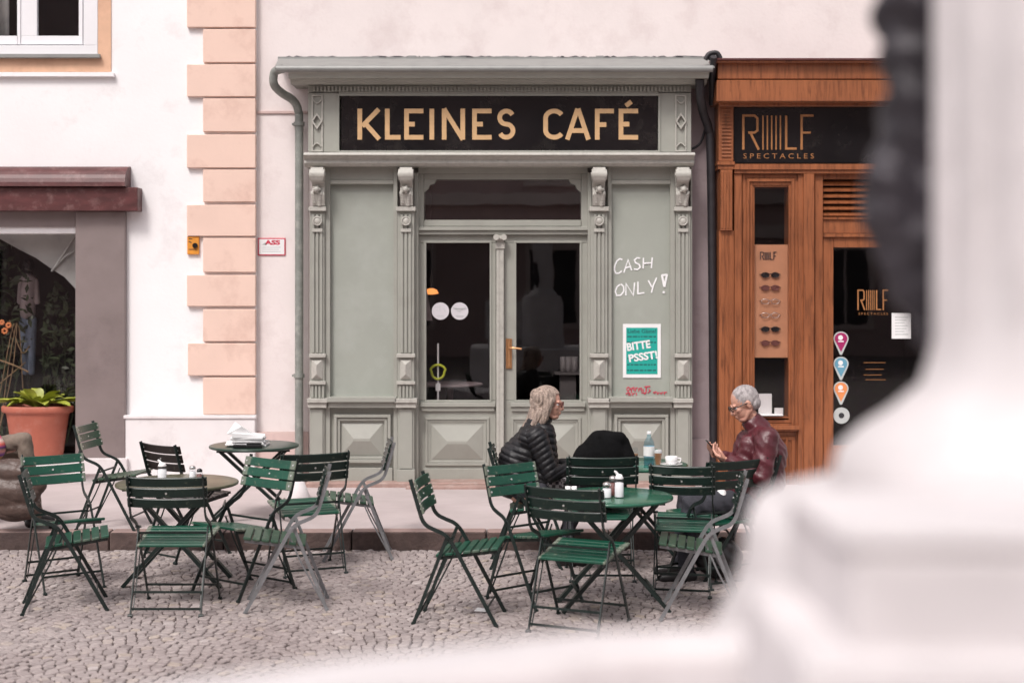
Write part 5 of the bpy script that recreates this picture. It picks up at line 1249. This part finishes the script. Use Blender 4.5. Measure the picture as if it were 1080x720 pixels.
# ------------------------------------------------------------------ foreground monument
mo=Thing('stone_monument','blurred pale stone monument pedestal close on the right','monument',(X(1180,1.35),1.35,0))
d=1.30; ax_=X(1190,d); D_=math.hypot(ax_,d); AA=math.atan2(ax_,d)
def rp(px): return D_*math.sin(AA-math.atan((px+(12 if px>940 else 0)-540)/F))
def ZZ(py): return CH-(py-HY)*(D_*.97)/F
prof=[(rp(978),ZZ(-700)),(rp(978),ZZ(-10)),(rp(980),ZZ(250)),(rp(977),ZZ(330)),(rp(968),ZZ(372)),(rp(958),ZZ(402)),(rp(938),ZZ(428)),(rp(908),ZZ(447)),(rp(884),ZZ(468)),(rp(876),ZZ(495)),(rp(880),ZZ(514))]
m=MB(); m.lathe(prof[::-1],ax_,d,72)
for a in range(0,360,18):
    aa=R(a); r=rp(985)-.004; m.tube([(ax_+r*math.cos(aa),d+r*math.sin(aa),ZZ(-600)),(ax_+r*math.cos(aa),d+r*math.sin(aa),ZZ(372))],.016,8)
mo.part(m,'column','stone')
m=MB(); prof=[(rp(874),ZZ(519)),(rp(812),ZZ(521)),(rp(794),ZZ(527)),(rp(786),ZZ(548)),(rp(784),ZZ(580)),(rp(776),ZZ(608)),(rp(762),ZZ(636)),(rp(748),ZZ(662)),(rp(742),.9)]
m.lathe(prof[::-1],ax_,d,64); mo.part(m,'pedestal','stone')
m=MB(); m.box(X(890,.90),X(1300,.90),.90,1.10,Z(585,.90),Z(560,.90)); m.box(X(900,.902),X(1300,.902),.902,1.12,Z(700,.902),Z(583,.902)); m.box(X(850,.88),X(1300,.88),.88,1.12,.9,Z(696,.88)); mo.part(m,'front_moulding','stone',bevel=.012,seg=3)
# low parapet sweeping left
far=[(.26,1.265),(.185,1.262),(.071,1.245),(-.048,1.195),(-.15,1.145),(-.247,1.085),(-.36,1.00),(-.50,.86)]
zr_=1.72
m=MB(); near=[(a+.035,b-.085) for a,b in far]; outl=far+near[::-1]; m.zprism(outl,1.0,zr_); mo.part(m,'parapet','stone',bevel=.012,seg=3)
m=MB(); outl=[(a+.045,b-.095) for a,b in far]+[(-.2,.45),(.6,.45),(.6,.9)]; m.zprism(outl,.85,zr_-.07); mo.part(m,'basin_floor','stone',bevel=.01)
m=MB(); m.zprism([(-.75,.3),(1.6,.3),(1.6,2.3),(-.2,2.3),(-.75,1.4)],.18,.9); m.zprism([(-1.2,-.4),(2.2,-.4),(2.2,2.9),(-.6,2.9),(-1.2,1.8)],0.0,.18); mo.part(m,'stone_step','stone',bevel=.02)
bz=MB(); dz=1.52
def q3(a,b,dd_=0): return (X(a,dz),dz+dd_,Z(b,dz))
kk=dz/F
for (a,b,rx,rz_) in ((966,-60,44,50),(964,10,42,60),(968,70,40,60),(964,130,38,55),(944,190,36,36),(941,218,36,38),(960,260,36,45),(970,300,30,38),(978,338,20,28),(975,100,40,120),(980,220,40,90)):
    bz.ball(q3(a,b),(rx*kk,rx*kk*.9,rz_*kk),16,12)
o=organic('bronze_figure',bz,'bronze',None,.006,3,lambda co,n:.006*math.sin(co.z*90+co.x*60)*math.sin(co.y*70+co.z*40)); tag(o,'blurred dark bronze ornament hanging on the pale stone column','ornament')

# ------------------------------------------------------------------ building across the square (seen reflected in the panes)
ob=Thing('opposite_building','dim pink building across the square seen reflected in the cafe panes','building',(0,-13,0))
m=MB(); m.box(-22,16,-24,-13,0,12); ob.part(m,'wall','opp')
m=MB()
for zc_ in (3.35,4.25,7.9,11.6): m.box(-22.1,16.1,-13.001,-12.7,zc_,zc_+.35)
ob.part(m,'cornice','opp_trim')
for i in range(9):
    for zc_ in (.9,4.95,8.8):
        xx=-20+i*4.1; m=MB(); m.frame if False else None
        m.box(xx-.15,xx+1.45,-12.999,-12.9,zc_-.15,zc_); m.box(xx-.15,xx+1.45,-12.999,-12.9,zc_+2.1,zc_+2.3); m.box(xx-.15,xx,-12.999,-12.93,zc_,zc_+2.1); m.box(xx+1.3,xx+1.45,-12.999,-12.93,zc_,zc_+2.1); m.box(xx+.62,xx+.68,-12.985,-12.95,zc_,zc_+2.1)
        w_=ob.part(m,'window','opp_trim'); m=MB(); m.box(xx,xx+1.3,-12.998,-12.985,zc_,zc_+2.1); ob.part(m,'pane','opp_dark',parent=w_)
m=MB(); m.add([(-22.4,-12.5,12),(16.4,-12.5,12),(16.4,-18.5,15.5),(-22.4,-18.5,15.5),(-22.4,-24.5,12),(16.4,-24.5,12)],[(0,1,2,3),(3,2,5,4)]); ob.part(m,'roof','roof')

# ------------------------------------------------------------------ sky, sun, camera
wd=bpy.data.worlds.new('World'); scn.world=wd; wd.use_nodes=True; n=wd.node_tree; bg=n.nodes['Background']
sk=n.nodes.new('ShaderNodeTexSky'); sk.sky_type='NISHITA'; sk.sun_disc=False; sk.sun_elevation=R(52); sk.sun_rotation=R(205); sk.air_density=1.2; sk.dust_density=4.0; sk.ozone_density=1.0
hs=n.nodes.new('ShaderNodeHueSaturation'); hs.inputs['Saturation'].default_value=.22; n.links.new(sk.outputs[0],hs.inputs['Color'])
mx=n.nodes.new('ShaderNodeMix'); mx.data_type='RGBA'; mx.blend_type='MULTIPLY'; mx.inputs[0].default_value=1; mx.inputs[7].default_value=(1.0,.955,.965,1); n.links.new(hs.outputs[0],mx.inputs[6])
n.links.new(mx.outputs[2],bg.inputs['Color']); bg.inputs['Strength'].default_value=.125
sd=bpy.data.lights.new('Sun','SUN'); sd.energy=1.6; sd.angle=R(15); sd.color=(1,.95,.91); so=bpy.data.objects.new('Sun',sd); COL.objects.link(so)
az=R(205); el=R(52)   # Nishita: rotation measured from +Y towards +X
dirv=Vector((math.sin(az)*math.cos(el),math.cos(az)*math.cos(el),math.sin(el)))
so.rotation_euler=(-dirv).to_track_quat('-Z','Y').to_euler(); so.location=(-6,-6,15)
cd=bpy.data.cameras.new('Camera'); cam=bpy.data.objects.new('Camera',cd); COL.objects.link(cam); cam.location=(0,0,CH); cam.rotation_euler=(R(90),0,0)
cd.sensor_width=36; cd.lens=50; cd.shift_y=-60/1080; cd.clip_end=500; cd.clip_start=.05
cd.dof.use_dof=True; cd.dof.focus_distance=10.6; cd.dof.aperture_fstop=1.9
scn.camera=cam
vs_=scn.view_settings; vs_.view_transform='Standard'; vs_.look='None'; vs_.gamma=1; vs_.use_curve_mapping=False; vs_.exposure=.42
scn.render.resolution_x=1024; scn.render.resolution_y=682
